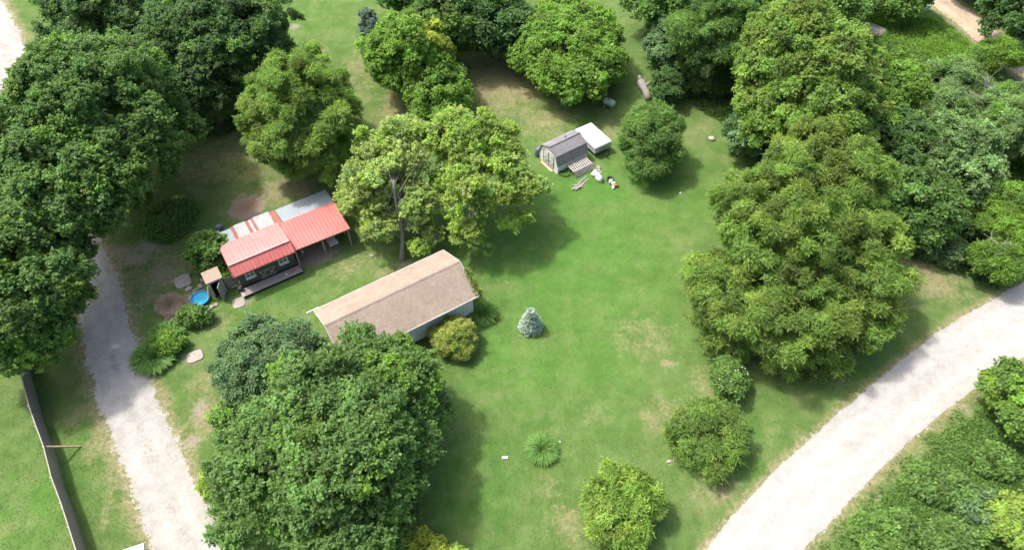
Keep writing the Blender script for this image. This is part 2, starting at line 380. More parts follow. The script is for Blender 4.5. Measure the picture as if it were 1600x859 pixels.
def crown_points(lobes, st, rng, dens=1.0, open_=0.0):
    """returns clump centres, their outward direction and radius, for a union of ellipsoid lobes (cx,cy,cz,rx,ry,rz)"""
    C, O, Rr = [], [], []
    for li, (cx, cy, cz, rx, ry, rz) in enumerate(lobes):
        A = 4*np.pi*(((rx*ry)**1.6 + (rx*rz)**1.6 + (ry*rz)**1.6)/3)**(1/1.6)
        n = max(6, int(A/st['area']*1.25*dens))
        d = randdir(n, rng, -0.62)
        # lumpy outline: low-frequency bumps in direction space
        ph = rng.uniform(0, 6.28, (5, 3)); fr = rng.normal(0, 2.3, (5, 3))
        lump = sum(np.sin(d @ fr[i] + ph[i, 0]) for i in range(5))/5
        lump = np.maximum(lump, -0.38)
        rad = 1.0 + 0.24*lump + rng.normal(0, 0.10, n)
        inner = rng.random(n) < 0.32
        rad = np.where(inner, rad*rng.uniform(0.55, 0.85, n), rad)
        rc = math.sqrt(st['area']/np.pi)*rng.uniform(0.6, 1.35, n)*min(1.0, .55+.2*rx)
        rad = rad*0.93
        c = np.stack([cx + d[:, 0]*(rx*rad - rc*0.6), cy + d[:, 1]*(ry*rad - rc*0.6), cz + d[:, 2]*(rz*rad - rc*0.5)], 1)
        o = unit(d/np.array([[rx, ry, rz]]))
        gap0 = sum(np.sin(d @ (fr[i]*1.7) + ph[i, 2]) for i in range(5))/5
        keep = inner | (gap0 < 0.46)      # hollows in the outer layer where the crown parts
        for lj, (ax, ay, az, bx, by, bz) in enumerate(lobes):
            if lj != li:
                q = ((c[:, 0]-ax)/bx)**2 + ((c[:, 1]-ay)/by)**2 + ((c[:, 2]-az)/bz)**2
                keep &= q > 0.42
        if open_ > 0:
            gap = sum(np.sin(d @ (fr[i]*1.9) + ph[i, 1]) for i in range(5))/5
            keep &= gap < (0.55 - open_)
        C.append(c[keep]); O.append(o[keep]); Rr.append(rc[keep])
    return np.concatenate(C), np.concatenate(O), np.concatenate(Rr)

def foliage(name, lobes, style, mat, rng, parent, dens=1.0, open_=0.0, tips=None, tipmat=None, tint_var=0.16, sub=None, zfloor=0.12, leafscale=1.0):
    st = dict(STY[style]); 
    if sub: st.update(sub)
    C, O, Rc = crown_points(lobes, st, rng, dens, open_)
    nC, k, n = len(C), st['k'], st['n']
    up = np.array([[0, 0, 1.0]])
    # tufts over each clump's outer dome
    dd = unit(randdir(nC*k, rng) + np.repeat(O, k, 0)*0.75 + up*0.45)
    tp = np.repeat(C, k, 0) + dd*np.repeat(Rc, k)[:, None]*rng.uniform(0.45, 1.08, (nC*k, 1))
    ctint = 1 + rng.normal(0, tint_var, (nC, 1)) + np.array([[0.35, 0.1, -0.1]])*rng.normal(0, 0.12, (nC, 1))
    ttint = np.repeat(ctint, k, 0)*(1 + rng.normal(0, 0.10, (nC*k, 1)))
    T = len(tp)
    ax = unit(dd*0.7 + up*st['up'] + rng.normal(0, 0.25, (T, 3)))
    pos = np.repeat(tp, n, 0) + rng.normal(0, 1, (T*n, 3))*st['tr']*np.array([[0.55, 0.55, 0.38]])
    if st.get('spike'):
        tt = rng.random((T*n, 1))
        pos = np.repeat(tp, n, 0) + np.repeat(ax, n, 0)*tt*st['spike'] + rng.normal(0, 1, (T*n, 3))*st['tr']*(1.05-tt*.75)*np.array([[.55, .55, .4]])
    la = unit(randdir(T*n, rng)*1.0 + np.repeat(ax, n, 0)*0.7 + up*(-st['droop']))
    ln = unit(np.repeat(ax, n, 0)*0.6 + up*0.55 + rng.normal(0, 0.42, (T*n, 3)))
    la = la - ln*np.sum(la*ln, 1, keepdims=True)*0.8
    tint = np.repeat(ttint, n, 0)*(1 + rng.normal(0, 0.10, (T*n, 1)))
    keep = pos[:, 2] > zfloor
    pos, la, ln, tint = pos[keep], la[keep], ln[keep], np.clip(tint[keep], 0.35, 1.9)
    sc = rng.uniform(0.75, 1.25, len(pos))*leafscale
    mats = None
    if tipmat is not None:   # some clumps carry another leaf colour (young or turning leaves)
        sel = (rng.random(nC) < tips) if not callable(tips) else tips(C)
        mats = ([mat, tipmat], np.repeat(np.repeat(sel.astype(np.int32), k), n)[keep])
    o = leaves_mesh(name, pos, la, ln, st['L']*sc, st['W']*sc, tint, mat, parent, mats)
    return o, C, O, Rc

def limbs(name, base, top, r0, C, rng, mat, parent, count=26, lean=(0, 0), fork=0.35):
    """trunk from base to top plus limbs that fork out to clump centres"""
    mb = MB(); base = Vector(base); top = Vector(top); H = (top - base).length
    pts = []; rs = []
    for i in range(9):
        t = i/8; p = base.lerp(top, t) + Vector((math.sin(t*5)*0.03*H, math.cos(t*4+1)*0.025*H - 0.025*H*math.cos(1), 0))*min(1, t*3)
        pts.append(p); rs.append(r0*(1.35 if i == 0 else 1.0)*(1 - 0.72*t))
    mb.tube(pts, rs, 10)
    idx = rng.choice(len(C), min(count, len(C)), replace=False)
    for j in idx:
        tgt = Vector(C[j]); t = fork + (0.95-fork)*rng.random()
        f = t*8; a = pts[int(f)].lerp(pts[min(8, int(f)+1)], f-int(f)); ra = r0*(1-0.72*t)*0.42
        d = tgt - a; L = d.length
        if L < 0.4: continue
        p1 = a + d*0.35 + Vector((0, 0, 0.06*L)) + Vector(rng.normal(0, 0.04*L, 3)); p2 = a + d*0.7 + Vector(rng.normal(0, 0.04*L, 3))
        mb.tube([a, p1, p2, tgt], [ra, ra*0.7, ra*0.4, 0.015], 5, cap=False)
        for q in range(2):
            e = p2 + Vector(rng.normal(0, 0.22*L, 3)); mb.tube([p1.lerp(p2, 0.5), (p2+e)/2, e], [ra*0.35, ra*0.22, 0.01], 4, cap=False)
    return mb.build(name, mat, parent, smooth=True)

TREES = []
def solve(px, py, w, h, cb, rzmin=0.5, rzmax=0.95):
    """crown ellipsoid (world centre, horizontal radius, vertical radius) whose picture is about w x h at (px, py)"""
    zc = cb + 2
    for _ in range(12):
        c = P(px, py, zc); dd = depth(px, py, zc); dist = math.sqrt(c.x**2 + c.y**2 + (CAM_H-zc)**2)
        rx = w/2*dd/F; hh = h/2*dd/F*1.0
        sa = (CAM_H-zc)/math.hypot(c.y, CAM_H-zc); ca = math.sqrt(1-sa*sa)
        k = hh*hh - (rx*sa)**2
        rz = math.sqrt(k)/ca if k > 0 else 0
        rz = min(max(rz, rzmin*rx), rzmax*rx); ry = rx
        full = math.sqrt((rx*sa)**2 + (rz*ca)**2)
        if abs(full-hh) > 0.02*hh:
            k2 = hh*hh - (rz*ca)**2
            ry = min(max(math.sqrt(k2)/sa if k2 > 0 else rx*0.75, 0.7*rx), 1.5*rx)
        zc = cb + rz
    return c, rx, ry, rz
def make_lobes(ox, oy, cz, rx, ry, rz, nlobes, rng):
    """main ellipsoid plus bulges that stay inside the overall outline"""
    lobes = [(ox, oy, cz, rx*0.84, ry*0.84, rz*0.86)]
    a0 = rng.uniform(0, 6.28)
    for i in range(nlobes):
        a = a0 + i*6.283/nlobes + rng.normal(0, 0.25); q = rng.uniform(0.42, 0.62); zz = rng.uniform(-0.40, 0.30)
        s = rng.uniform(0.36, 0.50)
        lobes.append((ox+math.cos(a)*rx*q, oy+math.sin(a)*ry*q, cz+zz*rz, rx*s, ry*s, rz*s*rng.uniform(0.85, 1.05)))
    for i in range(int(nlobes*1.4)):      # sprays that stick out of the outline
        a = rng.uniform(0, 6.28); q = rng.uniform(.74, .90); zz = rng.uniform(-.45, .35); s = rng.uniform(.13, .22)
        k = math.sqrt(1-zz*zz*.8); lobes.append((ox+math.cos(a)*rx*q*k, oy+math.sin(a)*ry*q*k, cz+zz*rz, rx*s, ry*s, rz*s*.9))
    for i in range(max(1, nlobes//3)):
        a = rng.uniform(0, 6.28); q = rng.uniform(0.05, 0.35); s = rng.uniform(0.34, 0.48)
        lobes.append((ox+math.cos(a)*rx*q, oy+math.sin(a)*ry*q, cz+rng.uniform(.45, .6)*rz, rx*s, ry*s, rz*s))
    return lobes
def extent(C, Rc):
    c, s = math.cos(PITCH), math.sin(PITCH); z = C[:, 2]-CAM_H
    zc = C[:, 1]*c - z*s; yc = C[:, 1]*s + z*c
    px = 800+F*C[:, 0]/zc; py = 429.5-F*yc/zc; rp = F*Rc/zc
    return np.quantile(px-rp, .01), np.quantile(px+rp, .99), np.quantile(py-rp, .01), np.quantile(py+rp, .99)
def tree(name, label, cat, px, py, w, h, cb, style, leaf, seed, trunk=None, base=None, dens=1.0, open_=0.0, group=None,
         tips=None, tipmat=None, bark='bark', parts=None, nlobes=5, limbn=22, fork=0.35, rzr=(0.5, 0.92), sub=None, leafscale=1.0, tint_var=0.16):
    rng = np.random.default_rng(seed)
    st0 = dict(STY[style]); st0.update(sub or {})
    qx, qy, qw, qh = px, py, w, h
    for _ in range(4):     # fit the world ellipsoids so that the lumpy crown has the size it has in the photo
        c, rx, ry, rz = solve(qx, qy, qw, qh, cb, *rzr)
        lobes = make_lobes(0, 0, c.z, rx, ry, rz, nlobes, np.random.default_rng(seed))
        C_, O_, R_ = crown_points(lobes, st0, np.random.default_rng(seed+1), 1.0, 0)
        x0, x1, y0, y1 = extent(C_ + np.array([[c.x, c.y, 0]]), R_)
        qw *= w/(x1-x0); qh *= h/(y1-y0); qx += px-(x0+x1)/2; qy += py-(y0+y1)/2
    c, rx, ry, rz = solve(qx, qy, qw, qh, cb, *rzr)
    b = P(*base) if base else Vector((c.x, c.y, 0))
    TREES.append((b.x, b.y, rx, rx))
    root = empty(name, (b.x, b.y, 0), 0, label, cat, group)
    ox, oy = c.x-b.x, c.y-b.y
    if parts:              # crown made of separately placed limbs' foliage masses
        lobes = []
        for (lx, ly, lw, lh, lcb) in parts:
            lc, a1, a2, a3 = solve(lx, ly, lw, lh, lcb, .5, .72); lobes.append((lc.x-b.x, lc.y-b.y, lc.z, a1*.93, a2*.93, a3*.93))
    else: lobes = make_lobes(ox, oy, c.z, rx, ry, rz, nlobes, np.random.default_rng(seed))
    crown, C, O, Rc = foliage('crown', lobes, style, LEAF[leaf], rng, root, dens, open_, tips, tipmat and LEAF[tipmat], sub=sub, leafscale=leafscale, tint_var=tint_var)
    if cb > 0.25 or rz > 1.2:
        limbs('trunk', (0, 0, -0.1), (ox, oy, c.z + rz*(0.0 if parts else 0.3)), trunk or max(0.08, rx*0.062), C, rng, MAT[bark], root, limbn, fork=fork)
    return root

def shrub(name, label, cat, px, py, w, h, style, leaf, seed, group=None, **kw):
    return tree(name, label, cat, px, py, w, h, 0.02, style, leaf, seed, group=group, nlobes=kw.pop('nlobes', 4), rzr=kw.pop('rzr', (0.5, 1.0)), limbn=8, trunk=0.05, fork=0.1, **kw)

# ------------------------------------------------------------------ roads (world polylines from their two edges)
def road_def(left, right, n=160):
    Lp = np.array([P(*p)[:2] for p in left]); Rp = np.array([P(*p)[:2] for p in right])
    def res(A):
        d = np.r_[0, np.cumsum(np.linalg.norm(np.diff(A, axis=0), axis=1))]; t = np.linspace(0, d[-1], n)
        B = np.stack([np.interp(t, d, A[:, 0]), np.interp(t, d, A[:, 1])], 1)
        K = np.hanning(9); K /= K.sum(); Bp = np.pad(B, ((4, 4), (0, 0)), 'reflect', reflect_type='odd')
        return np.stack([np.convolve(Bp[:, i], K, 'valid') for i in (0, 1)], 1)
    return res(Lp), res(Rp)
DRIVE = road_def([(-75, -60), (-62, -20), (-30, 60), (5, 150), (35, 240), (70, 320), (103, 385), (120, 440), (127, 500), (138, 560), (160, 640), (200, 740), (240, 859), (290, 1010)],
                 [(-10, -60), (2, 0), (28, 50), (60, 130), (90, 230), (122, 310), (156, 382), (183, 430), (193, 480), (212, 545), (234, 605), (264, 668), (292, 732), (322, 795), (358, 859), (440, 1010)])
ROAD = road_def([(1900, 280), (1700, 385), (1600, 440), (1530, 480), (1470, 515), (1400, 570), (1330, 628), (1260, 690), (1200, 745), (1150, 800), (1098, 862), (1000, 1000)],
                [(2050, 320), (1800, 440), (1625, 540), (1568, 578), (1535, 597), (1460, 655), (1389, 718), (1330, 780), (1259, 855), (1150, 1000)])
DIRT = road_def([(1385, -70), (1448, 0), (1478, 24), (1512, 52), (1556, 95), (1640, 150)],
                [(1435, -70), (1490, 0), (1524, 24), (1552, 45), (1610, 90), (1700, 140)])
def vnoise(x, y, s=1.0, seed=0):
    o = 0
    for i, (a, b, c, w) in enumerate([(1.0, .6, .3, 1), (-.7, 1.3, 2.1, .8), (2.3, -1.1, .7, .55), (3.1, 2.9, 1.9, .45), (-5.3, 4.1, 3.3, .3), (7.7, 6.1, .2, .22)]):
        o = o + w*np.sin((a*x + b*y)*s + c*1.7 + seed*(1+i)) * np.cos((b*x - a*y)*s*0.8 + seed*2.3 + i)
    return o/2.0
def road_mesh(name, mat, edges, z, seed, mid=0.0, ncol=26, amp=0.22, label=None):
    Lp, Rp = edges
    # finer along the length
    n = len(Lp)*6; t = np.linspace(0, len(Lp)-1, n); i = np.arange(len(Lp))
    A = np.stack([np.interp(t, i, Lp[:, k]) for k in (0, 1)], 1); B = np.stack([np.interp(t, i, Rp[:, k]) for k in (0, 1)], 1)
    W = np.linalg.norm(B-A, axis=1, keepdims=True); u = (B-A)/W
    A = A + u*(amp*(vnoise(A[:, 0], A[:, 1], 1.3, seed)+0.6*vnoise(A[:, 0], A[:, 1], 5.0, seed+3)+0.4*vnoise(A[:, 0], A[:, 1], 13.0, seed+7)))[:, None]
    B = B + u*(amp*(vnoise(B[:, 0], B[:, 1], 1.3, seed+1)+0.6*vnoise(B[:, 0], B[:, 1], 5.0, seed+5)+0.4*vnoise(B[:, 0], B[:, 1], 13.0, seed+7)))[:, None]
    s = np.linspace(0, 1, ncol)
    V = A[:, None, :]*(1-s)[None, :, None] + B[:, None, :]*s[None, :, None]
    q = np.abs(s-0.5)*2
    weed = np.clip((q-0.90)/0.10, 0, 1)*0.38
    Z = z + 0.02*(1-q**4)
    co = np.concatenate([V, np.broadcast_to(Z[None, :, None], (n, ncol, 1))], 2).reshape(-1, 3)
    idx = np.arange(n*ncol).reshape(n, ncol)
    f = np.stack([idx[:-1, :-1], idx[:-1, 1:], idx[1:, 1:], idx[1:, :-1]], -1).reshape(-1, 4)
    me = D.meshes.new(name); me.from_pydata(co.tolist(), [], f.tolist()); me.materials.append(mat)
    ca = me.color_attributes.new('mask', 'FLOAT_COLOR', 'POINT')
    col = np.zeros((n, ncol, 4), np.float32); vx, vy = V[..., 0], V[..., 1]
    col[..., 0] = weed[None, :] + mid*np.exp(-(((s[None, :]-0.5-.05*vnoise(vx, vy, .5, 2))/0.13)**2))*(.75+.5*vnoise(vx, vy, .9, 6))
    col[..., 1] = np.clip(1-np.exp(-(((s[None, :]-0.28-.03*vnoise(vx, vy, .3, 1))/0.09)**2))-np.exp(-(((s[None, :]-0.70-.03*vnoise(vx, vy, .3, 1))/0.09)**2)), 0, 1); col[..., 3] = 1
    ca.data.foreach_set('color', col.reshape(-1)); me.update()
    if me.polygons[0].normal.z < 0: me.flip_normals()
    o = D.objects.new(name, me); COL.objects.link(o); tag(o, label, None, None, 'structure'); return o
road_mesh('driveway', MAT['drive'], DRIVE, 0.006, 1, mid=0.42, amp=0.34, label='pale gravel driveway running down the left side under the trees')
road_mesh('gravel_road', MAT['road'], ROAD, 0.008, 2, mid=0.0, amp=0.12, label='wide white gravel road crossing the lower right corner')
road_mesh('dirt_track', MAT['dirt'], DIRT, 0.006, 3, mid=0.25, amp=0.2, label='tan dirt track in the far right corner')

# ------------------------------------------------------------------ ground: one sheet with masks for dry grass, soil, gravel, lush lawn
def dist_poly(X, Y, C):
    best = np.full(X.shape, 1e9)
    for a, b in zip(C[:-1:2], C[2::2]):
        d = b-a; L2 = d @ d
        t = np.clip(((X-a[0])*d[0] + (Y-a[1])*d[1])/L2, 0, 1)
        best = np.minimum(best, (X-a[0]-t*d[0])**2 + (Y-a[1]-t*d[1])**2)
    return np.sqrt(best)
_VC = {}
def warp(X, Y):
    k = (X.shape, float(X.flat[0]), float(X.flat[-1]))
    if k not in _VC: _VC.clear(); _VC[k] = (vnoise(X, Y, 1.1, 3.1), vnoise(X, Y, 4.0, 1.7), vnoise(X, Y, .8, 8.0))
    return _VC[k]
def blob(X, Y, px, py, rx, ry, rot=0.0, soft=1.0):
    c = P(px, py); dd = depth(px, py); ax = rx*dd/F; dep = PITCH - math.atan(-(py-429.5)/F)
    ay = ry*dd/F/math.sin(dep)
    a = math.radians(rot); R_ = 1.9*max(ax, ay)
    o = np.zeros(X.shape); sel = (np.abs(X-c.x) < R_) & (np.abs(Y-c.y) < R_)
    dx = X[sel]-c.x; dy = Y[sel]-c.y; w1, w2, w3 = [w[sel] for w in warp(X, Y)]
    u = dx*math.cos(a)+dy*math.sin(a); v = -dx*math.sin(a)+dy*math.cos(a)
    q = np.sqrt((u/ax)**2 + (v/ay)**2)*(1 + 0.26*w1*math.cos(px) + 0.26*w3*math.sin(px) + 0.18*w2)
    o[sel] = np.exp(-np.abs(q)**2.2)
    return o
gx = np.r_[-1500, -600, -250, -130, -90, np.arange(-75, 75.01, 0.25), 90, 130, 250, 600, 1500]
gy = np.r_[-1500, -600, -200, -60, -10, np.arange(4, 100.01, 0.25), 120, 180, 350, 800, 2500]
GX, GY = np.meshgrid(gx, gy)
def masks(X, Y):
    m = {k: np.zeros(X.shape) for k in ('dry', 'soil', 'grav', 'lush', 'dark', 'red')}
    def add(k, lst):
        for b in lst:
            m[k] = np.maximum(m[k], blob(X, Y, *b[:4], *(b[5:6] or (0,)))*b[4])
    add('dry', [(790, 130, 75, 45, .85, -35), (850, 190, 50, 30, .6, -30), (610, 185, 30, 55, .7), (560, 120, 40, 60, .45), (480, 90, 60, 50, .3), (500, 20, 80, 40, .2),
                (1440, 430, 75, 32, .8, -28), (1400, 405, 30, 16, .8), (1330, 600, 40, 20, .35), (1180, 130, 40, 20, .3), (1110, 200, 40, 30, .25), (940, 210, 30, 16, .55), (960, 190, 30, 20, .4),
                (1010, 520, 60, 40, .42), (1043, 567, 14, 7, .9), (1040, 650, 50, 40, .45), (890, 820, 40, 50, .45), (860, 760, 40, 25, .35), (1130, 770, 50, 30, .45), (1100, 600, 25, 50, .4),
                (780, 440, 40, 16, .35), (560, 410, 50, 20, .5, 20), (600, 425, 30, 10, .5), (440, 300, 60, 22, .8, 10), (470, 300, 20, 14, .8), (395, 270, 50, 25, .5), (320, 260, 50, 40, .55), (360, 230, 40, 50, .5), (400, 250, 40, 40, .5), (260, 420, 50, 50, .5),
                (240, 450, 30, 30, .5), (220, 420, 20, 25, .4), (320, 600, 25, 40, .45), (325, 650, 22, 40, .75), (150, 680, 15, 60, .6, 10), (170, 780, 12, 60, .5, 10), (120, 650, 25, 25, .4), (60, 740, 20, 30, .2),
                (1230, 680, 50, 30, .25), (1420, 100, 40, 40, .35), (1380, 85, 30, 30, .45), (340, 500, 30, 20, .5), (500, 330, 15, 10, .3), (700, 220, 60, 20, .2),
                (1395, 455, 12, 8, .9), (930, 640, 40, 40, .22), (960, 440, 60, 50, .12), (1100, 660, 18, 30, .3)])
    add('soil', [(250, 430, 40, 40, .42), (290, 420, 30, 20, .35), (225, 470, 16, 40, .4), (420, 290, 30, 10, .3), (395, 455, 40, 8, .3, 25), (540, 425, 50, 10, .28, 25), (350, 640, 20, 50, .35), (160, 640, 12, 40, .38), (185, 740, 8, 60, .35), (495, 400, 50, 20, .6, 25), (1505, 655, 60, 10, .25, -40), (300, 500, 24, 12, .35), (180, 395, 60, 18, .5),(310, 640, 14, 30, .55), (300, 690, 22, 16, .6), (430, 300, 22, 7, .35), (655, 330, 30, 14, .75), (700, 325, 14, 12, .7), (632, 412, 26, 12, .5), (500, 390, 42, 16, .85, 20), (380, 470, 18, 14, .55),
                 (545, 415, 20, 10, .25), (210, 405, 35, 14, .65), (235, 385, 30, 18, .6), (300, 470, 32, 26, .6), (300, 560, 26, 16, .55), (385, 327, 30, 20, 1.0, 10), (1043, 567, 12, 5, .3), (1048, 722, 12, 7, .55),
                 (1400, 415, 10, 14, .4), (1200, 250, 18, 22, .5), (560, 395, 14, 8, .2), (280, 440, 14, 10, .5), (1365, 60, 26, 10, .4), (460, 42, 12, 5, .6), (1505, 640, 20, 8, .5, -35), (440, 425, 20, 8, .3), (345, 440, 60, 20, .25, 25)])
    add('red', [(385, 325, 20, 12, .75, 10), (655, 330, 30, 14, .35)])
    add('lush', [(900, 400, 150, 150, .75), (960, 300, 140, 60, .8), (820, 560, 90, 90, .7), (930, 560, 90, 90, .5), (820, 430, 90, 60, .7), (330, 520, 40, 40, .4), (400, 470, 60, 25, .6, 25), (60, 780, 60, 90, .6),
                 (740, 760, 90, 100, .55), (430, 380, 30, 10, .3), (480, 30, 80, 60, .35), (1180, 700, 40, 60, .35), (1330, 560, 60, 30, .3), (260, 640, 30, 30, .6), (1440, 60, 60, 40, .45)])
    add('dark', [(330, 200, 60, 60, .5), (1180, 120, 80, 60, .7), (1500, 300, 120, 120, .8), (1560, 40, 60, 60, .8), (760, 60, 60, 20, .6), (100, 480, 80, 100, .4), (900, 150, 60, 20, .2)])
    for key, (Lp, Rp), reach, g in (('d', DRIVE, 0.55, 1.0), ('r', ROAD, 0.30, 0.8), ('t', DIRT, 0.5, 0.7)):
        Cn = (Lp+Rp)/2; W = np.linalg.norm(Rp-Lp, axis=1).mean()/2
        near = (X > Cn[:, 0].min()-12) & (X < Cn[:, 0].max()+12) & (Y > Cn[:, 1].min()-12) & (Y < Cn[:, 1].max()+12)
        d = np.full(X.shape, 99.0); dl = d.copy()
        xs, ys = X[near], Y[near]
        de = np.minimum(dist_poly(xs, ys, Lp), dist_poly(xs, ys, Rp)); dc = dist_poly(xs, ys, Cn)
        inside = np.zeros(xs.shape, bool); pg = np.concatenate([Lp[::2], Rp[::-2]])
        for (ax_, ay_), (bx_, by_) in zip(pg, np.roll(pg, -1, 0)):
            if ay_ != by_: inside ^= ((ay_ > ys) != (by_ > ys)) & (xs < (bx_-ax_)*(ys-ay_)/(by_-ay_)+ax_)
        inside &= de > .12
        q = np.where(inside, 1.0, np.exp(-(de/reach)**2)*0.40*g*(1+.5*vnoise(xs, ys, 1.7, 4)))
        v = m['grav'][near]; m['grav'][near] = np.maximum(v, q)
        v = m['dry'][near]; m['dry'][near] = np.maximum(v, np.where(inside, 0, np.exp(-(de/(reach*1.9))**2)*0.75))
        if key == 'r':   # wide weedy verge on the outer side
            dr = dist_poly(xs, ys, Rp); v = m['dry'][near]; m['dry'][near] = np.maximum(v, np.where(inside, 0, np.exp(-((dr-0.35)/0.8)**2)*0.5))
            v = m['grav'][near]; m['grav'][near] = np.maximum(v, np.where(inside, 0, np.exp(-((dr-1.1)/0.4)**2)*0.22))
    return m
MK = masks(GX, GY)
co = np.stack([GX, GY, np.zeros(GX.shape)], -1).reshape(-1, 3)
ny, nx = GX.shape; idx = np.arange(nx*ny).reshape(ny, nx)
f = np.stack([idx[:-1, :-1], idx[:-1, 1:], idx[1:, 1:], idx[1:, :-1]], -1).reshape(-1, 4).astype(np.int32)
me = D.meshes.new('ground'); me.vertices.add(len(co)); me.vertices.foreach_set('co', co.astype(np.float32).reshape(-1))
me.loops.add(f.size); me.loops.foreach_set('vertex_index', f.reshape(-1)); me.polygons.add(len(f)); me.polygons.foreach_set('loop_start', np.arange(0, f.size, 4, dtype=np.int32))
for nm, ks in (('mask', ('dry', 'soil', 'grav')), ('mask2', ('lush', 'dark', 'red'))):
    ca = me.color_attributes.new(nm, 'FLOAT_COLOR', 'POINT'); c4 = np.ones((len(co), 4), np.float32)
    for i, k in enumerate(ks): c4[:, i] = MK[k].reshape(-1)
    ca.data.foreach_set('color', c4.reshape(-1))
me.materials.append(MAT['ground']); me.update(calc_edges=True)
g = D.objects.new('ground', me); COL.objects.link(g); tag(g, 'mown green lawn with dry and bare patches', None, None, 'structure')

# short lawn blades, clumped (nobody could count them)
def grass_field(name, label, n, region, hmin, hmax, leaf, seed, thresh=0.45, width=0.03, lean=0.5, clump=3.0):
    rng = np.random.default_rng(seed)
    px = rng.uniform(region[0], region[2], n); py = rng.uniform(region[1], region[3], n)
    x = (px-800)/F; y = -(py-429.5)/F; c, s = math.cos(PITCH), math.sin(PITCH)
    t = CAM_H/(s - y*c); X = x*t; Y = (c+y*s)*t
    m = masks(X, Y)
    ok = (np.maximum(m['grav'], m['soil']) < thresh*rng.uniform(0.6, 1.4, n)) & (vnoise(X, Y, clump, seed) + rng.normal(0, 0.5, n) > -0.3)
    X, Y = X[ok], Y[ok]; dry = m['dry'][ok]; lush = m['lush'][ok]; k = len(X)
    ax = np.stack([rng.normal(0, lean, k), rng.normal(0, lean, k), np.ones(k)], 1)
    nr = np.stack([rng.normal(0, .5, k), rng.normal(0, .5, k), rng.uniform(1.2, 2.2, k)], 1)
    pv = np.clip(0.5+0.5*vnoise(X, Y, 0.7, 5), 0, 1)
    dm = np.clip(dry*1.2 + (pv-0.6)*0.5, 0, 1)[:, None]*(rng.random((k, 1)) < 0.8)
    tint = (1-dm)*np.array([[1.0, 1.0, 1.0]]) + dm*np.array([[2.2, 1.15, 2.6]])
    tint = tint*(1-lush[:, None]*np.array([[0.12, -0.08, 0.15]]))*(1+rng.normal(0, 0.16, (k, 1)))
    h = rng.uniform(hmin, hmax, k)*(1+0.3*vnoise(X, Y, 2.0, 9))
    o = leaves_mesh(name, np.stack([X, Y, np.zeros(k)], 1), ax, nr, h, width*rng.uniform(0.7, 1.5, k), np.clip(tint, 0.3, 3), LEAF[leaf])
    return tag(o, label, 'grass', None, 'stuff')
grass_field('lawn_grass', 'short mown green grass covering the yard', 420000, (-60, -40, 1660, 900), 0.03, 0.08, 'lawn', 3, width=0.04, lean=1.3, thresh=.4)

#SECTION3
# ------------------------------------------------------------------ buildings
ANG = R(32.0)
def uvroof(o):
    """UV = metres along the eave and up the slope"""
    me = o.data; uv = me.uv_layers.new(name='UVMap')
    for p in me.polygons:
        n = p.normal
        for li in p.loop_indices:
            v = me.vertices[me.loops[li].vertex_index].co
            uv.data[li].uv = (v.x, v.y/max(0.2, abs(n.z)) if abs(n.z) > 0.2 else v.z)
def roof_slab(name, quad, mat, parent, t=0.06, ribs=0.0, ribh=0.03, ribw=0.035, seam=None, mats=None):
    mb = MB(); mb.slab(quad, t)
    if ribs:   # quad = a(eave start), b(eave end), c(top end), d(top start); ribs run from eave to top
        a, b, c, d = [Vector(q) for q in quad]; n = (b-a).cross(d-a).normalized()
        if n.z < 0: n = -n
        k = int((b-a).length/ribs)
        for i in range(k+1):
            u = i/k; p = a.lerp(b, u); q = d.lerp(c, u); s = (b-a).normalized()*ribw/2*(1 if i < k else 1)
            lo = n*0.003; hi = n*(ribh+0.003)
            mb.add([p-s*1.6+lo, p+s*1.6+lo, q+s*1.6+lo, q-s*1.6+lo, p-s*0.7+hi, p+s*0.7+hi, q+s*0.7+hi, q-s*0.7+hi],
                   [(4, 5, 6, 7), (0, 1, 5, 4), (2, 3, 7, 6), (1, 2, 6, 5), (3, 0, 4, 7)])
        if seam:
            p = a.lerp(d, seam); q = b.lerp(c, seam)
            mb.bar(p+n*0.012, q+n*0.012, 0.05, 0.022)
    return mb.build(name, mat, parent)

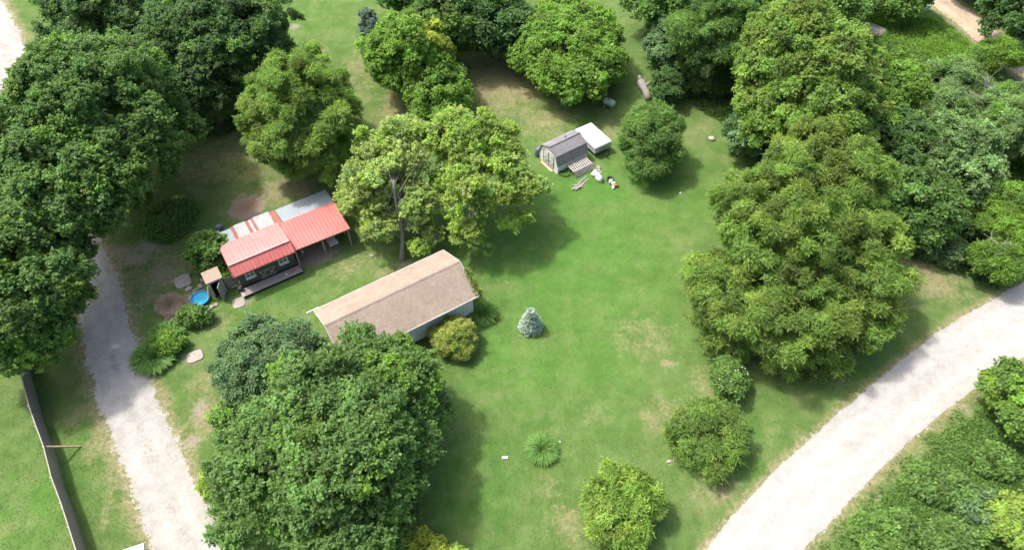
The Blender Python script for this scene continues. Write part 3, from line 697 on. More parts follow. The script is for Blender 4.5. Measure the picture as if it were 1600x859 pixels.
# -- tan shingle roofed building with pale ribbed walls
def tan_building():
    c = (P(491.2, 485, 2.6) + P(746.8, 462.3, 2.6))/2
    root = empty('long_outbuilding', (c.x, c.y, 0), R(32.6), 'long pale ribbed outbuilding under a tan shingle gable roof in the centre of the yard', 'building')
    L, W, ze, zr, zb = 5.37, 2.66, 2.6, 3.95, 0.30
    wl, ww = 5.12, 2.22
    # walls: ribbed siding, gable ends as pentagons
    mb = MB(); zt = ze+0.05
    def rib_wall(a, b, top):
        a, b = Vector(a), Vector(b); d = (b-a); n = int(d.length/0.30); out = Vector((d.y, -d.x, 0)).normalized()
        for i in range(n):
            for (u0, u1, o) in ((0, .12, 0.0), (.12, .30, .022), (.30, .42, 0.0), (.42, 1, -0.012)):
                p = a+d*((i+u0)/n)+out*o; q = a+d*((i+u1)/n)+out*o
                z0, z1 = top((i+u0)/n), top((i+u1)/n)
                mb.add([(p.x, p.y, zb), (q.x, q.y, zb), (q.x, q.y, z1), (p.x, p.y, z0)], [(0, 1, 2, 3)])
                if i < n:
                    e = a+d*((i+u1)/n); on = {0: .022, .022: 0.0, -0.012: 0.0}.get(o, 0)
                    if (u0, o) == (.30, 0.0): on = -0.012
                    r = e+out*on; mb.add([(q.x, q.y, zb), (r.x, r.y, zb), (r.x, r.y, z1), (q.x, q.y, z1)], [(0, 1, 2, 3)])
    slope = (zr-0.12-zt)/ww
    rib_wall((-wl, -ww, 0), (wl, -ww, 0), lambda u: zt)
    rib_wall((wl, ww, 0), (-wl, ww, 0), lambda u: zt)
    g = lambda u: zt + slope*(ww-abs(u*2-1)*ww)
    rib_wall((wl, -ww, 0), (wl, ww, 0), g); rib_wall((-wl, ww, 0), (-wl, -ww, 0), g)
    mb.build('wall', MAT['siding'], root)
    # near-black box painting the gap's shade, and skids below the raised floor
    s = MB(); s.box(-wl+.15, wl-.15, -ww+.15, ww-.15, 0.0, zb+.02); s.build('underfloor_shade', MAT['dark'], root)
    b = MB(); b.box(-wl-.02, wl+.02, -ww-.03, ww+.03, zb-.12, zb-.002); b.build('floor_beam', MAT['greytrim'], root)
    # roof: two slopes, shingles, small ridge cap, white drip edge
    rf = MB(); rf.slab([(-L, -W, ze), (L, -W, ze), (L, 0, zr), (-L, 0, zr)], 0.07); rf.slab([(L, W, ze), (-L, W, ze), (-L, 0, zr), (L, 0, zr)], 0.07)
    # each course of shingles as a real 8 mm step
    for sgn in (-1, 1):
        n = 20
        for i in range(n):
            v0, v1 = i/n, (i+1)/n
            y0, y1 = sgn*W*(1-v0), sgn*W*(1-v1); z0, z1 = ze+(zr-ze)*v0, ze+(zr-ze)*v1
            q = [(-L-.01, y0, z0+.014), (L+.01, y0, z0+.014), (L+.01, y1, z1+.004), (-L-.01, y1, z1+.004)]
            if sgn > 0: q = q[::-1]
            rf.add(q, [(0, 1, 2, 3)])
            e = [(-L-.01, y0, z0-.0), (L+.01, y0, z0-.0), (L+.01, y0, z0+.014), (-L-.01, y0, z0+.014)]
            rf.add(e if sgn < 0 else e[::-1], [(0, 1, 2, 3)])
    r = rf.build('roof', MAT['tan'], root); uvroof(r)
    cap = MB()
    for i in range(44):
        x = -L+i*(2*L/44); z = zr+.028
        cap.add([(x, -.13, z-.062), (x+.25, -.13, z-.070), (x+.25, 0, z+.002), (x, 0, z+.010)], [(0, 1, 2, 3)])
        cap.add([(x, .13, z-.062), (x, 0, z+.010), (x+.25, 0, z+.002), (x+.25, .13, z-.070)], [(0, 1, 2, 3)])
    o = cap.build('ridge_cap', MAT['tan'], r); uvroof(o)
    ed = MB()
    ed.bar((-L-.02, -W-.03, ze-.03), (L+.02, -W-.03, ze-.03), .03, .11); ed.bar((-L-.02, W+.03, ze-.03), (L+.02, W+.03, ze-.03), .03, .11)
    for x in (-L-.03, L+.03):
        for sg in (-1, 1): ed.bar((x, sg*W, ze-.04), (x, 0, zr-.04), .03, .10)
    ed.build('fascia', MAT['trim'], root)
    gt = MB(); gt.bar((-L-.55, W+.10, ze-.06), (-L+.4, W+.10, ze-.04), .11, .08); gt.bar((-L-.5, W+.10, ze-.0), (-L+.35, W+.10, ze+.02), .03, .03)
    gt.build('gutter', MAT['trim'], root)
    v = MB(); v.box(wl-2.1, wl-1.86, -ww-.05, -ww-.02, 2.05, 2.3); v.build('vent', MAT['black'], root)
    return root
TAN = tan_building()

# -- red roofed shed with porch wing and tin lean-to
def red_building():
    o = P(368.2, 433.7, 2.3)
    root = empty('red_roof_shed', (o.x, o.y, 0), ANG, 'dark green shed with pink red metal roof, open porch wing and patched tin lean-to behind', 'shed')
    a = R(5)
    # walls of the main room
    W_ = MB(); W_.box(0.12, 4.58, 0.74, 3.75, 0.22, 2.05)
    W_.add([(0.12, 0.741, 2.05), (0.12, 3.749, 2.05), (0.12, 0.95, 2.6)], [(0, 2, 1)]); W_.add([(4.58, 0.741, 2.05), (4.58, 3.749, 2.05), (4.58, 0.95, 2.6)], [(0, 1, 2)])
    for i in range(23):   # vertical boards of the front
        x = 0.14+i*0.196; W_.box(x, x+0.175, 0.715, 0.739, 0.24, 2.2)
    w = W_.build('wall', MAT['greenwall'], root)
    # metal roof: long back slope, short steep front slope
    rL, rR = (-.10, .92, 2.85), (4.74, .92, 2.85)
    roof_slab('front_roof', [(-.06, .14, 2.3), (4.74, .14, 2.3), rR, rL], MAT['redroof'], root, .035, .29, .034, .04)
    bk = roof_slab('back_roof', [(4.74, 4.0, 2.12), (-.12, 4.0, 2.12), rL, rR], MAT['redroof2'], root, .035, .29, .034, .04, seam=.36)
    cp = MB(); cp.bar((-.12, .92, 2.885), (4.76, .92, 2.885), .2, .03); cp.build('ridge_cap', MAT['redroof2'], bk)
    fa = MB(); fa.bar((-.14, .12, 2.23), (4.76, .12, 2.23), .03, .11)
    for x in (-.14, 4.765):
        fa.bar((x, .14, 2.24), (x, .92, 2.79), .025, .10); fa.bar((x, .92, 2.79), (x, 4.0, 2.06), .025, .10)
    fa.build('fascia', MAT['redroof'], root)
    # porch wing: one plane, open front on posts
    roof_slab('porch_roof', [(4.80, .42, 2.10), (9.47, .28, 2.10), (9.42, 3.42, 2.50), (4.80, 3.42, 2.50)], MAT['redroof'], root, .035, .29, .034, .04)
    fb = MB(); fb.bar((4.8, .40, 2.05), (9.49, .26, 2.05), .03, .09); fb.bar((9.49, .26, 2.04), (9.44, 3.42, 2.44), .03, .09); fb.build('porch_fascia', MAT['brown'], root)
    for x, y, h in ((9.3, .45, 2.04), (7.1, .5, 2.05), (4.86, .55, 2.08), (9.3, 1.9, 2.22)):
        p = MB(); p.box(x-.05, x+.05, y-.05, y+.05, 0, h); p.build('post', MAT['oldwood'], root)
    pw = MB(); pw.box(4.7, 9.3, 3.28, 3.34, 0, 2.38)
    for i in range(25): pw.box(4.74+i*.182, 4.74+i*.182+.16, 3.255, 3.279, 0, 2.38)
    pw.build('porch_back_wall', MAT['brown'], root)
    sw = MB()
    for i in range(6): sw.box(9.26, 9.30, 2.0+i*.21, 2.0+i*.21+.19, .02, 2.2)
    sw.build('side_wall', MAT['brown'], root)
    # lean-to roof: patchwork of tin sheets, low at the back
    yl, yh, zl, zh = 5.95, 3.9, 1.72, 2.02
    x = 0.35; i = 0
    sheets = [(.95, 'tin', -.10), (.24, 'rust', 0), (.98, 'tinwhite', .05), (.22, 'rust', 0), (.26, 'tinwhite', 0), (.20, 'rust', 0), (1.32, 'tinwhite', .1), (.56, 'rust', -.02)]
    for w_, mt, dy in sheets:
        roof_slab('tin_sheet', [(x+w_, yl+dy, zl+.008*(i % 2)), (x, yl+dy, zl+.008*(i % 2)), (x, yh, zh+.008*(i % 2)), (x+w_, yh, zh+.008*(i % 2))], MAT[mt], root, .015, max(.12, w_/max(1, round(w_/.16))), .018, .02)
        x += w_; i += 1
    roof_slab('tin_sheet', [(9.52, 5.75, 1.9), (x+.02, 5.75, 1.86), (x+.02, 3.38, 2.43), (9.52, 3.36, 2.43)], MAT['tin'], root, .02, .16, .018, .02)
    lw = MB(); lw.box(.5, x, 5.6, 5.66, 0, 1.7); lw.box(x, 9.4, 5.5, 5.56, 0, 1.82); lw.box(9.34, 9.4, 3.4, 5.5, 0, 1.88); lw.box(.5, .56, 3.9, 5.6, 0, 1.72)
    lw.build('lean_to_wall', MAT['oldwood'], root)
    # windows in the front wall
    for xc in (1.05, 3.75):
        fr = MB(); z0, z1 = 1.05, 1.80; hw = .36
        for (a0, b0, c0, d0) in ((xc-hw, xc+hw, z1-.06, z1), (xc-hw, xc+hw, z0, z0+.06), (xc-hw, xc-hw+.055, z0+.06, z1-.06), (xc+hw-.055, xc+hw, z0+.06, z1-.06), (xc-hw+.055, xc+hw-.055, (z0+z1)/2-.025, (z0+z1)/2+.025), (xc-.02, xc+.02, z0+.06, (z0+z1)/2-.025), (xc-.02, xc+.02, (z0+z1)/2+.025, z1-.06)):
            fr.box(a0, b0, .64, .70, c0, d0)
        f_ = fr.build('window', MAT['trim'], root)
        gl = MB(); gl.box(xc-hw+.03, xc+hw-.03, .67, .69, z0+.03, z1-.03); gl.build('pane', MAT['glass'], f_)
        sl = MB(); sl.box(xc-hw-.05, xc+hw+.05, .50, .70, z0-.06, z0-.002); sl.build('sill', MAT['trim'], f_)
    # barn doors with cross braces
    for xc, nm in ((2.02, 1), (2.68, 2)):
        d = MB(); d.box(xc-.31, xc+.31, .685, .712, .28, 1.75); dd = d.build('door', MAT['greenwall'], root)
        b = MB(); y = .672
        b.bar((xc-.30, y, 1.08), (xc+.30, y, 1.08), .02, .07); b.bar((xc-.30, y, .34), (xc+.30, y, .34), .02, .07)
        b.bar((xc-.28, y-.022, .37), (xc+.28, y-.022, 1.05), .02, .06); b.bar((xc-.28, y-.045, 1.05), (xc+.28, y-.045, .37), .02, .06)
        b.build('cross_brace', MAT['paleboard'], dd)
    # front deck of planks over a near-black box that paints the gap shadow
    dk = MB()
    for i in range(5): dk.box(-.12, 4.78, -.30+i*.158, -.30+i*.158+.15, .26, .30)
    dk.build('deck', MAT['oldwood'], root)
    dj = MB(); dj.box(-.08, 4.74, -.27, .66, .0, .255); dj.build('deck_gap_shade', MAT['dark'], root)
    wb = MB(); wb.box(-.16, .10, -.33, .30, .302, .33); wb.build('end_board', MAT['paleboard'], root)
    return root
RED = red_building()
RM = Matrix.Translation(RED.location) @ Matrix.Rotation(ANG, 4, 'Z')
def rl(x, y, z=0): return RM @ Vector((x, y, z))

# things on and under the porch
def folding_table():
    p = rl(7.95, 1.35); root = empty('folding_table', p, ANG + R(2), 'white folding table standing under the red porch roof', 'table')
    t = MB(); t.box(-.37, .37, -.75, .75, .70, .74); t.build('table_top', MAT['whiteplastic'], root, bevel=.015)
    for sx in (-.3, .3):
        for sy in (-.6, .6):
            l = MB(); l.tube([(sx, sy, 0), (sx, sy*.93, .70)], .016, 8); l.build('leg', MAT['greytrim'], root)
folding_table()
for i, (x, y, s, lab, m) in enumerate([(4.2, .18, .30, 'small red box lying on the right end of the deck', 'redroof'), (3.55, .1, .18, 'pale paper scrap on the deck boards', 'whiteplastic')]):
    mb = MB(); Mx = Matrix.Translation((0, 0, .302)) @ Matrix.Rotation(.4+i, 4, 'Z')
    mb.box(-s/2, s/2, -s/3, s/3, 0, .16 if i == 0 else .02, 0, Mx)
    if i == 0: mb.box(-s/2+.02, s/2-.02, -s/3+.02, s/3-.02, .16, .19, 0, Mx)
    o = mb.build('wooden_box' if i == 0 else 'paper_scrap', MAT[m]); p = rl(x, y); o.location = p; o.rotation_euler = (0, 0, ANG); tag(o, lab, 'box' if i == 0 else 'litter')
# water barrels and a cart at the tin lean-to's left end
def barrel(name, label, p, r, h, mat):
    root = empty(name, p, 0, label, 'barrel')
    b = MB(); b.lathe([(0, .0), (r*.9, 0), (r*.97, h*.08), (r, h*.3), (r*1.03, h*.33), (r, h*.36), (r, h*.63), (r*1.03, h*.66), (r, h*.69), (r*.97, h*.94), (r*.9, h)], 20)
    b.build('drum', MAT[mat], root, True)
    l = MB(); l.lathe([(r*.9, h-.03), (r*.86, h-.04), (0, h-.035)], 20); l.tube([(r*.5, 0, h-.04), (r*.5, 0, h+.0)], .05, 8); l.build('lid', MAT[mat], root, True)
    return root
barrel('plastic_drum', 'dark blue grey drum behind the left end of the tin lean-to', P(347, 363), .29, .85, 'bluegrey')
barrel('plastic_drum', 'pale drum beside the bush at the far left end of the tin roof', P(341, 371), .26, .6, 'tin')
barrel('plastic_drum', 'blue grey drum standing behind the left gable of the small grey shed', P(840, 243), .30, .9, 'bluegrey')
barrel('plastic_drum', 'dark drum standing at the left end of the red shed deck', rl(-.05, .45, 0), .22, .7, 'black')

# -- outhouse with open door
def outhouse():
    p = rl(-1.5, 1.5); root = empty('outhouse', p, ANG, 'small grey outhouse with tan felt roof and its door hanging open', 'outhouse')
    w, d = .52, .45
    b = MB()
    b.box(-w, -w+.04, -d, d, .05, 1.9); b.box(w-.04, w, -d, d, .05, 1.9); b.box(-w+.04, w-.04, d-.04, d, .05, 1.9)
    b.box(-w+.04, -w+.14, -d, -d+.04, .05, 1.9); b.box(w-.14, w-.04, -d, -d+.04, .05, 1.9); b.box(-w+.14, w-.14, -d, -d+.04, 1.62, 1.9)
    b.build('wall', MAT['outdoor'], root)
    f_ = MB(); f_.box(-w-.03, w+.03, -d-.03, d+.03, 0, .05); f_.box(-w+.04, w-.04, d-.42, d-.04, .05, .5); f_.build('floor', MAT['dark'], root)
    i_ = MB(); i_.box(-w+.042, -w+.05, -d+.05, d-.042, .06, 1.88); i_.box(w-.05, w-.042, -d+.05, d-.042, .06, 1.88); i_.box(-w+.05, w-.05, d-.05, d-.042, .06, 1.88); i_.build('shade_lining', MAT['dark'], root)  # near-black floor and wall sheets paint the shade indoors
    r = MB(); r.slab([(-w-.12, -d-.12, 1.93), (w+.12, -d-.12, 1.93), (w+.12, d+.14, 2.08), (-w-.12, d+.14, 2.08)], .05); r.build('roof', MAT['tanfelt'], root)
    # door, hinged on the right jamb and swung out
    hx, hy = w-.13, -d-.02; M = Matrix.Translation((hx, hy, 0)) @ Matrix.Rotation(R(180+58), 4, 'Z')
    dr = MB(); dr.box(0, .80, -.02, .02, .12, 1.66, 0, M)
    for i in range(5): dr.box(.01+i*.157, .15+i*.157, .021, .03, .14, 1.64, 0, M)
    dd = dr.build('door', MAT['outdoor'], root)
    h = MB(); h.box(.70, .76, .03, .07, .9, 1.02, 0, M); h.build('handle', MAT['black'], dd)
    return root
outhouse()
# old boards leaning on the outhouse's left side
for i, (lab, m, dx) in enumerate([('weathered grey board leaning against the outhouse next to the blue pool', 'oldwood', 0), ('paler narrow board leaning outermost against the outhouse', 'paleboard', -.14)]):
    mb = MB(); mb.bar((0, 0, .02), (.38-dx*.4, .05, 1.45), .13, .03); o = mb.build('leaning_board', MAT[m]); o.location = rl(-2.42+dx, 1.12-.12*i); o.rotation_euler = (0, 0, ANG); tag(o, lab, 'board')
# kiddie pool
def pool():
    root = empty('paddling_pool', rl(-2.98, 1.42), 0, 'round blue plastic paddling pool with light blue water beside the outhouse', 'paddling pool')
    b = MB(); b.lathe([(0, .01), (.58, .01), (.68, .26), (.74, .28), (.72, .30), (.66, .28), (.56, .05), (0, .045)], 40); b.build('basin', MAT['bluepool'], root, True)
    w = MB(); w.lathe([(0.001, .17), (.3, .17), (.61, .17)], 40); w.build('water', MAT['water'], root, True)
pool()
# board fence between outhouse and shed
def board_fence():
    root = empty('board_fence', rl(-.45, 1.35), ANG, 'short grey board fence between the outhouse and the red roofed shed', 'fence')
    b = MB()
    for i in range(6): b.box(-.46+i*.155, -.46+i*.155+.138, -.012, .012, .05, 1.30+.05*math.sin(i*2.1))
    b.build('boards', MAT['oldwood'], root)
    for z in (.3, 1.0): r = MB(); r.box(-.48, .46, .013, .05, z, z+.08); r.build('rail', MAT['oldwood'], root)
    for x in (.44,): p = MB(); p.box(x, x+.07, -.06, .012, 0, 1.4); p.build('post', MAT['paleboard'], root)
board_fence()
# concrete slab in front, stepping stones, rubble
def rock(name, label, px, py, sx, sy, sz, mat, seed, cat='stone', z=0.0, loc=None, group=None, flat=False):
    rg = np.random.default_rng(seed); mb = MB()
    n, mrow = 14, 7; vs = []
    for j in range(mrow+1):
        ph = math.pi*j/mrow
        for k in range(n):
            a = 2*math.pi*k/n; d = np.array([math.sin(ph)*math.cos(a), math.sin(ph)*math.sin(a), math.cos(ph)])
            q = 1+.13*math.sin(3*d[0]*2+seed)+.12*math.sin(5*d[1]+seed*2)+.06*math.sin(9*d[2]+7*d[0]+seed)+rg.normal(0, .02)
            if flat: d = d*np.array([1, 1, 1]); d[2] = max(-.6, min(.6, d[2]*2))
            vs.append((d[0]*sx*q, d[1]*sy*q, max(-.02, d[2]*sz*q+sz*.45)))
    fs = []
    for j in range(mrow):
        for k in range(n): fs.append((j*n+k, (j+1)*n+k, (j+1)*n+(k+1) % n, j*n+(k+1) % n))
    mb.add(vs, fs); o = mb.build(name, MAT[mat], smooth=not flat)
    o.location = loc if loc else P(px, py); o.rotation_euler = (0, 0, seed*1.3)
    if label: tag(o, label, cat, group)
    return o
def flat_slab(name, label, px, py, w, l, t, rot, mat, cat):
    rg = random.Random(px*7+py); mb = MB(); n = 18; top = []
    for k in range(n):
        a = 2*math.pi*k/n; e = 4.0; cs, sn = math.cos(a), math.sin(a); q = (abs(cs)**e+abs(sn)**e)**(-1/e)*(1+rg.uniform(-.06, .04)); top.append((cs*q*w/2, sn*q*l/2))
    mb.add([(x, y, t) for x, y in top]+[(x*1.02, y*1.02, -.02) for x, y in top], [tuple(range(n))]+[(k, k+n, (k+1) % n+n, (k+1) % n) for k in range(n)])
    o = mb.build(name, MAT[mat]); o.location = P(px, py); o.rotation_euler = (0, 0, rot); return tag(o, label, cat)
flat_slab('concrete_slab', 'pale concrete slab in front of the red shed deck', 373, 473, .95, 1.0, .05, ANG, 'concrete', 'slab')
flat_slab('concrete_slab', 'grey broken concrete slab left of the blue pool', 286, 440, 1.25, 1.3, .12, ANG, 'concrete', 'slab')
flat_slab('stone_slab', 'light rounded stone slab beside the long leaved plant', 305, 557, 1.15, .95, .09, 0.5, 'stone', 'slab')
for i, (px, py, s, lab) in enumerate([(296, 452, .32, 'broken stone at the lower corner of the grey slab'), (305, 459, .26, 'pale stone just left of the paddling pool'), (313, 447, .24, 'stone between the grey slab and the outhouse'),
        (299, 466, .22, 'small pale stone below the paddling pool rubble'), (318, 438, .3, 'whitish stone against the back corner of the outhouse'), (330, 480, .22, 'stone under the bush below the pool'), (338, 476, .2, 'small stone at the foot of the outhouse door')]):
    rock('rubble_stone', lab, px, py, s, s*.8, s*.45, 'stone' if i % 2 else 'concrete', 3+i, group='rubble around the paddling pool')
for i, (a, b, lab) in enumerate([((300, 455), (317, 447), 'thin pale plank lying above the paddling pool'), ((268, 441), (276, 436), 'short grey stick left of the broken slab'), ((322, 483), (338, 476), 'grey plank lying below the paddling pool')]):
    A, B = P(*a, .08), P(*b, .10); mb = MB(); mb.bar(A-A, B-A, .1, .04); o = mb.build('plank', MAT['paleboard']); o.location = A; tag(o, lab, 'plank')

# -- small grey gambrel shed
def small_shed():
    p = P(871, 272.5); root = empty('gambrel_shed', p, R(35.0), 'small white gambrel shed with grey shingle roof and twin doors', 'shed')
    W, L = 2.75, 3.35; cyy = W/2
    prof = [(-.0, 1.02), (.34, 1.80), (cyy, 2.28), (W-.34, 1.80), (W, 1.02)]
    w = MB()
    for x, fl in ((0, 1), (L, 0)):
        q = [(x, 0, .08)] + [(x, y, z) for y, z in prof] + [(x, W, .08)]
        w.add(q, [tuple(range(7))[::-1] if not fl else tuple(range(7))])
    w.add([(0, 0, .08), (L, 0, .08), (L, 0, 1.02), (0, 0, 1.02)], [(0, 1, 2, 3)]); w.add([(0, W, .08), (L, W, .08), (L, W, 1.02), (0, W, 1.02)], [(3, 2, 1, 0)])
    w.box(-.01, L+.01, -.01, W+.01, 0, .08)
    for i in range(8): w.box(.05+i*.42, .07+i*.42, -.006, .0, .1, 1.0)
    w.build('wall', MAT['whitewall'], root)
    r = MB(); o_ = .10; pr = [(-.09, .92), (.30, 1.83), (cyy, 2.34), (W-.30, 1.83), (W+.09, .92)]
    for (y0, z0), (y1, z1) in zip(pr[:-1], pr[1:]):
        q = [(-o_, y0, z0), (L+o_, y0, z0), (L+o_, y1, z1), (-o_, y1, z1)]
        n = Vector((0, -(z1-z0), (y1-y0))).normalized()*.05
        lo = [Vector(v)-n for v in q]
        r.add([Vector(v) for v in q]+lo, [(0, 1, 2, 3), (7, 6, 5, 4), (0, 4, 5, 1), (1, 5, 6, 2), (2, 6, 7, 3), (3, 7, 4, 0)])
    rf = r.build('roof', MAT['grey'], root)
    me = rf.data; uv = me.uv_layers.new(name='UVMap')
    for pl in me.polygons:
        for li in pl.loop_indices:
            v = me.vertices[me.loops[li].vertex_index].co; uv.data[li].uv = (v.x, v.y*.6+v.z*.9)
    c = MB(); c.bar((-o_, cyy, 2.355), (L+o_, cyy, 2.355), .22, .02); c.build('ridge_cap', MAT['greytrim'], rf)
    v = MB(); v.tube([(L*.6, cyy+.25, 2.2), (L*.6, cyy+.25, 2.42)], .05, 10); v.build('vent_pipe', MAT['black'], rf)
    t = MB()
    for (y0, z0), (y1, z1) in zip(prof[:-1], prof[1:]): t.bar((-.02, y0, z0-.02), (-.02, y1, z1-.02), .05, .07)
    t.build('gable_trim', MAT['greytrim'], root)
    for s, yc in ((0, cyy-.38), (1, cyy+.38)):
        d = MB(); x = -.03; hw = .36; d.box(-.022, -.002, yc-hw, yc+hw, .12, 1.62); dd = d.build('door', MAT['whitewall'], root)
        f_ = MB()
        for a, b in (((x, yc-hw, .12), (x, yc-hw, 1.62)), ((x, yc+hw, .12), (x, yc+hw, 1.62))): f_.bar(a, b, .05, .035)
        for z in (.14, .78, 1.60): f_.bar((x-.004, yc-hw, z), (x-.004, yc+hw, z), .02, .05, 0)
        f_.bar((x-.008, yc-hw+.03, .17), (x-.008, yc+hw-.03, .75), .02, .05); f_.bar((x-.03, yc+hw-.03, .17), (x-.03, yc-hw+.03, .75), .02, .05)
        f_.build('door_frame', MAT['greytrim'], dd)
        ov = MB(); ov.lathe([(.001, 0), (.17, 0), (.17, .02), (.001, .02)], 20, M=Matrix.Translation((-.05, yc, 1.18)) @ Matrix.Diagonal((1, 1, 1.55, 1)) @ Matrix.Rotation(R(90), 4, 'Y')); ov.build('oval_panel', MAT['trim'], dd)
    sl = MB(); sl.box(-.32, -.05, cyy-.85, cyy+.85, .01, .07); sl.build('door_sill', MAT['newwood'], root)
    return root
SHED = small_shed(); SMX = Matrix.Translation(SHED.location) @ Matrix.Rotation(R(35), 4, 'Z')
def sl_(x, y, z=0): return SMX @ Vector((x, y, z))

# -- folded pop-up camper
def camper():
    ctr = (P(895, 205.5, 1.2) + P(955.6, 220, 1.2))/2
    cc = Vector((7.58, 51.44, 0)); root = empty('folded_camper', cc, R(32.7), 'white folded tent camper with faded red print parked behind the small grey shed', 'camper')
    w, l = .96, 1.6
    b = MB(); b.box(-w+.05, w-.05, -l+.05, l-.05, .42, .88); b.build('body', MAT['camperside'], root, bevel=.03)
    t = MB(); t.box(-w, w, -l, l, .90, 1.18); t.build('lid', MAT['camper'], root, bevel=.05)
    s = MB(); s.box(-w+.03, w-.03, -l+.03, l-.03, .865, .90); s.build('seal', MAT['greytrim'], root)
    for x in (-w+.12, w-.12):
        wh = MB(); wh.lathe([(.1, -.08), (.24, -.08), (.28, -.05), (.28, .05), (.24, .08), (.1, .08)], 20, M=Matrix.Translation((x, 0, .28)) @ Matrix.Rotation(R(90), 4, 'Y')); q = wh.build('wheel', MAT['black'], root, True)
        h = MB(); h.lathe([(.001, -.06), (.15, -.06), (.15, .06), (.001, .06)], 16, M=Matrix.Translation((x, 0, .28)) @ Matrix.Rotation(R(90), 4, 'Y')); h.build('rim', MAT['tin'], q)
    h = MB(); h.bar((-.35, -l+.1, .42), (0, -l-.7, .42), .06, .06); h.bar((.35, -l+.1, .42), (0, -l-.7, .42), .06, .06); h.tube([(0, -l-.65, 0), (0, -l-.65, .6)], .03, 8); h.build('drawbar', MAT['black'], root)
    m = MB(); z = 1.183
    for a, bb in (((-.86, .9), (-.80, -.2)), ((-.72, 1.0), (-.62, -.1)), ((-.80, -.25), (-.25, -.75)), ((-.3, -.6), (-.05, -1.05)), ((-.45, -.35), (-.2, -.5)), ((-.6, .5), (-.52, .1))):
        m.bar((*a, z), (*bb, z), .09, .008)
    m.build('faded_print', MAT['redmark'], root)
    wd = MB(); wd.box(-.55, .5, -l+.03, -l+.045, .56, .78); wd.build('side_panel', MAT['tin'], root)
    for x in (-w+.1, w-.1):
        for y in (-l+.1, l-.1): j = MB(); j.tube([(x, y, 0), (x, y, .43)], .02, 6); j.build('jack', MAT['greytrim'], root)
camper()
# -- pallets by the small shed
def pallet(label, loc, rot, tilt, w=1.25, l=1.05, n=9):
    root = empty('pallet', loc, 0, label, 'pallet', 'pallets leaning on the small shed'); root.rotation_euler = (tilt, 0, rot)
    d = MB()
    for i in range(n): x = -w+i*(2*w/(n-1)); d.box(x-.058, x+.058, -l/2, l/2, .11, .13)
    d.build('slats', MAT['palletwood'], root)
    s = MB()
    for y in (-l/2+.04, 0, l/2-.04): s.box(-w-.05, w+.05, y-.03, y+.03, .02, .108)
    s.build('runner', MAT['greytrim'], root)
    u = MB()
    for y in (-l/2+.08, l/2-.08): u.box(-w, w, y-.06, y+.06, 0, .018)
    u.build('bottom_slats', MAT['oldwood'], root)
pallet('slatted pallet leaning on the grey shed wall, upper of the two', sl_(2.05, -.56, .48), R(35), R(7), 1.0, .95, 10)
pallet('slatted pallet lying lower and outermost by the grey shed', sl_(2.1, -1.16, .27), R(35), R(64), 1.02, .60, 13)
# scrap piles (each built from its own boards, so that it could be told apart)
def board_bundle(name, label, px, py, n, L, spread, rot, mats, seed, cat='scrap wood'):
    rg = random.Random(seed); root = empty(name, P(px, py), rot, label, cat)
    for i in range(n):
        mb = MB(); a = rg.uniform(-spread, spread); l = L*rg.uniform(.6, 1.1); y = rg.uniform(-.28, .28); z = .04+.05*(i//3)
        dx, dy = math.cos(a)*l/2, math.sin(a)*l/2
        mb.bar((-dx, y-dy, z), (dx, y+dy, z+rg.uniform(0, .12)), rg.uniform(.06, .13), .03); mb.build('board', MAT[rg.choice(mats)], root)
board_bundle('scrap_boards', 'heap of grey driftwood boards lying below the pallets', 902, 293, 7, 1.1, .5, .3, ['paleboard', 'oldwood'], 3)
board_bundle('scrap_boards', 'dark rotten plank pair right below the pallets', 911, 284, 3, 1.2, .12, .75, ['oldwood', 'palletwood'], 5)
board_bundle('scrap_boards', 'loose bundle of pale sticks behind the white sacks', 932, 268, 8, 1.2, .8, 2.0, ['paleboard', 'palletwood', 'oldwood'], 8)
rock('white_sack', 'bulging white sack, the lower one beside the pallets', 936, 281, .42, .34, .42, 'whiteplastic', 4, 'sack')
rock('white_sack', 'crumpled white sack, the upper one beside the pallets', 929, 273, .30, .36, .30, 'whiteplastic', 9, 'sack')
def tyre(label, px, py):
    o = MB(); o.lathe([(.19, .03), (.30, .0), (.34, .05), (.34, .15), (.30, .2), (.19, .17), (.19, .03)], 26); t = o.build('old_tyre', MAT['black'], smooth=True); t.location = P(px, py); tag(t, label, 'tyre')
tyre('black tyre lying at the head of the junk heap', 953, 281)
for i, (px, py, s, m, lab) in enumerate([(955, 285, .3, 'palletwood', 'brown lump of junk next to the black tyre'), (959, 289, .3, 'stone', 'pinkish lump in the middle of the junk heap'), (962, 292, .26, 'rust', 'rusty lump at the lower end of the junk heap'), (958, 294, .22, 'whiteplastic', 'whitish crumpled lump low in the junk heap')]):
    rock('junk_lump', lab, px, py, s, s*.7, s*.8, m, 20+i, 'junk', group='junk heap in the lawn')
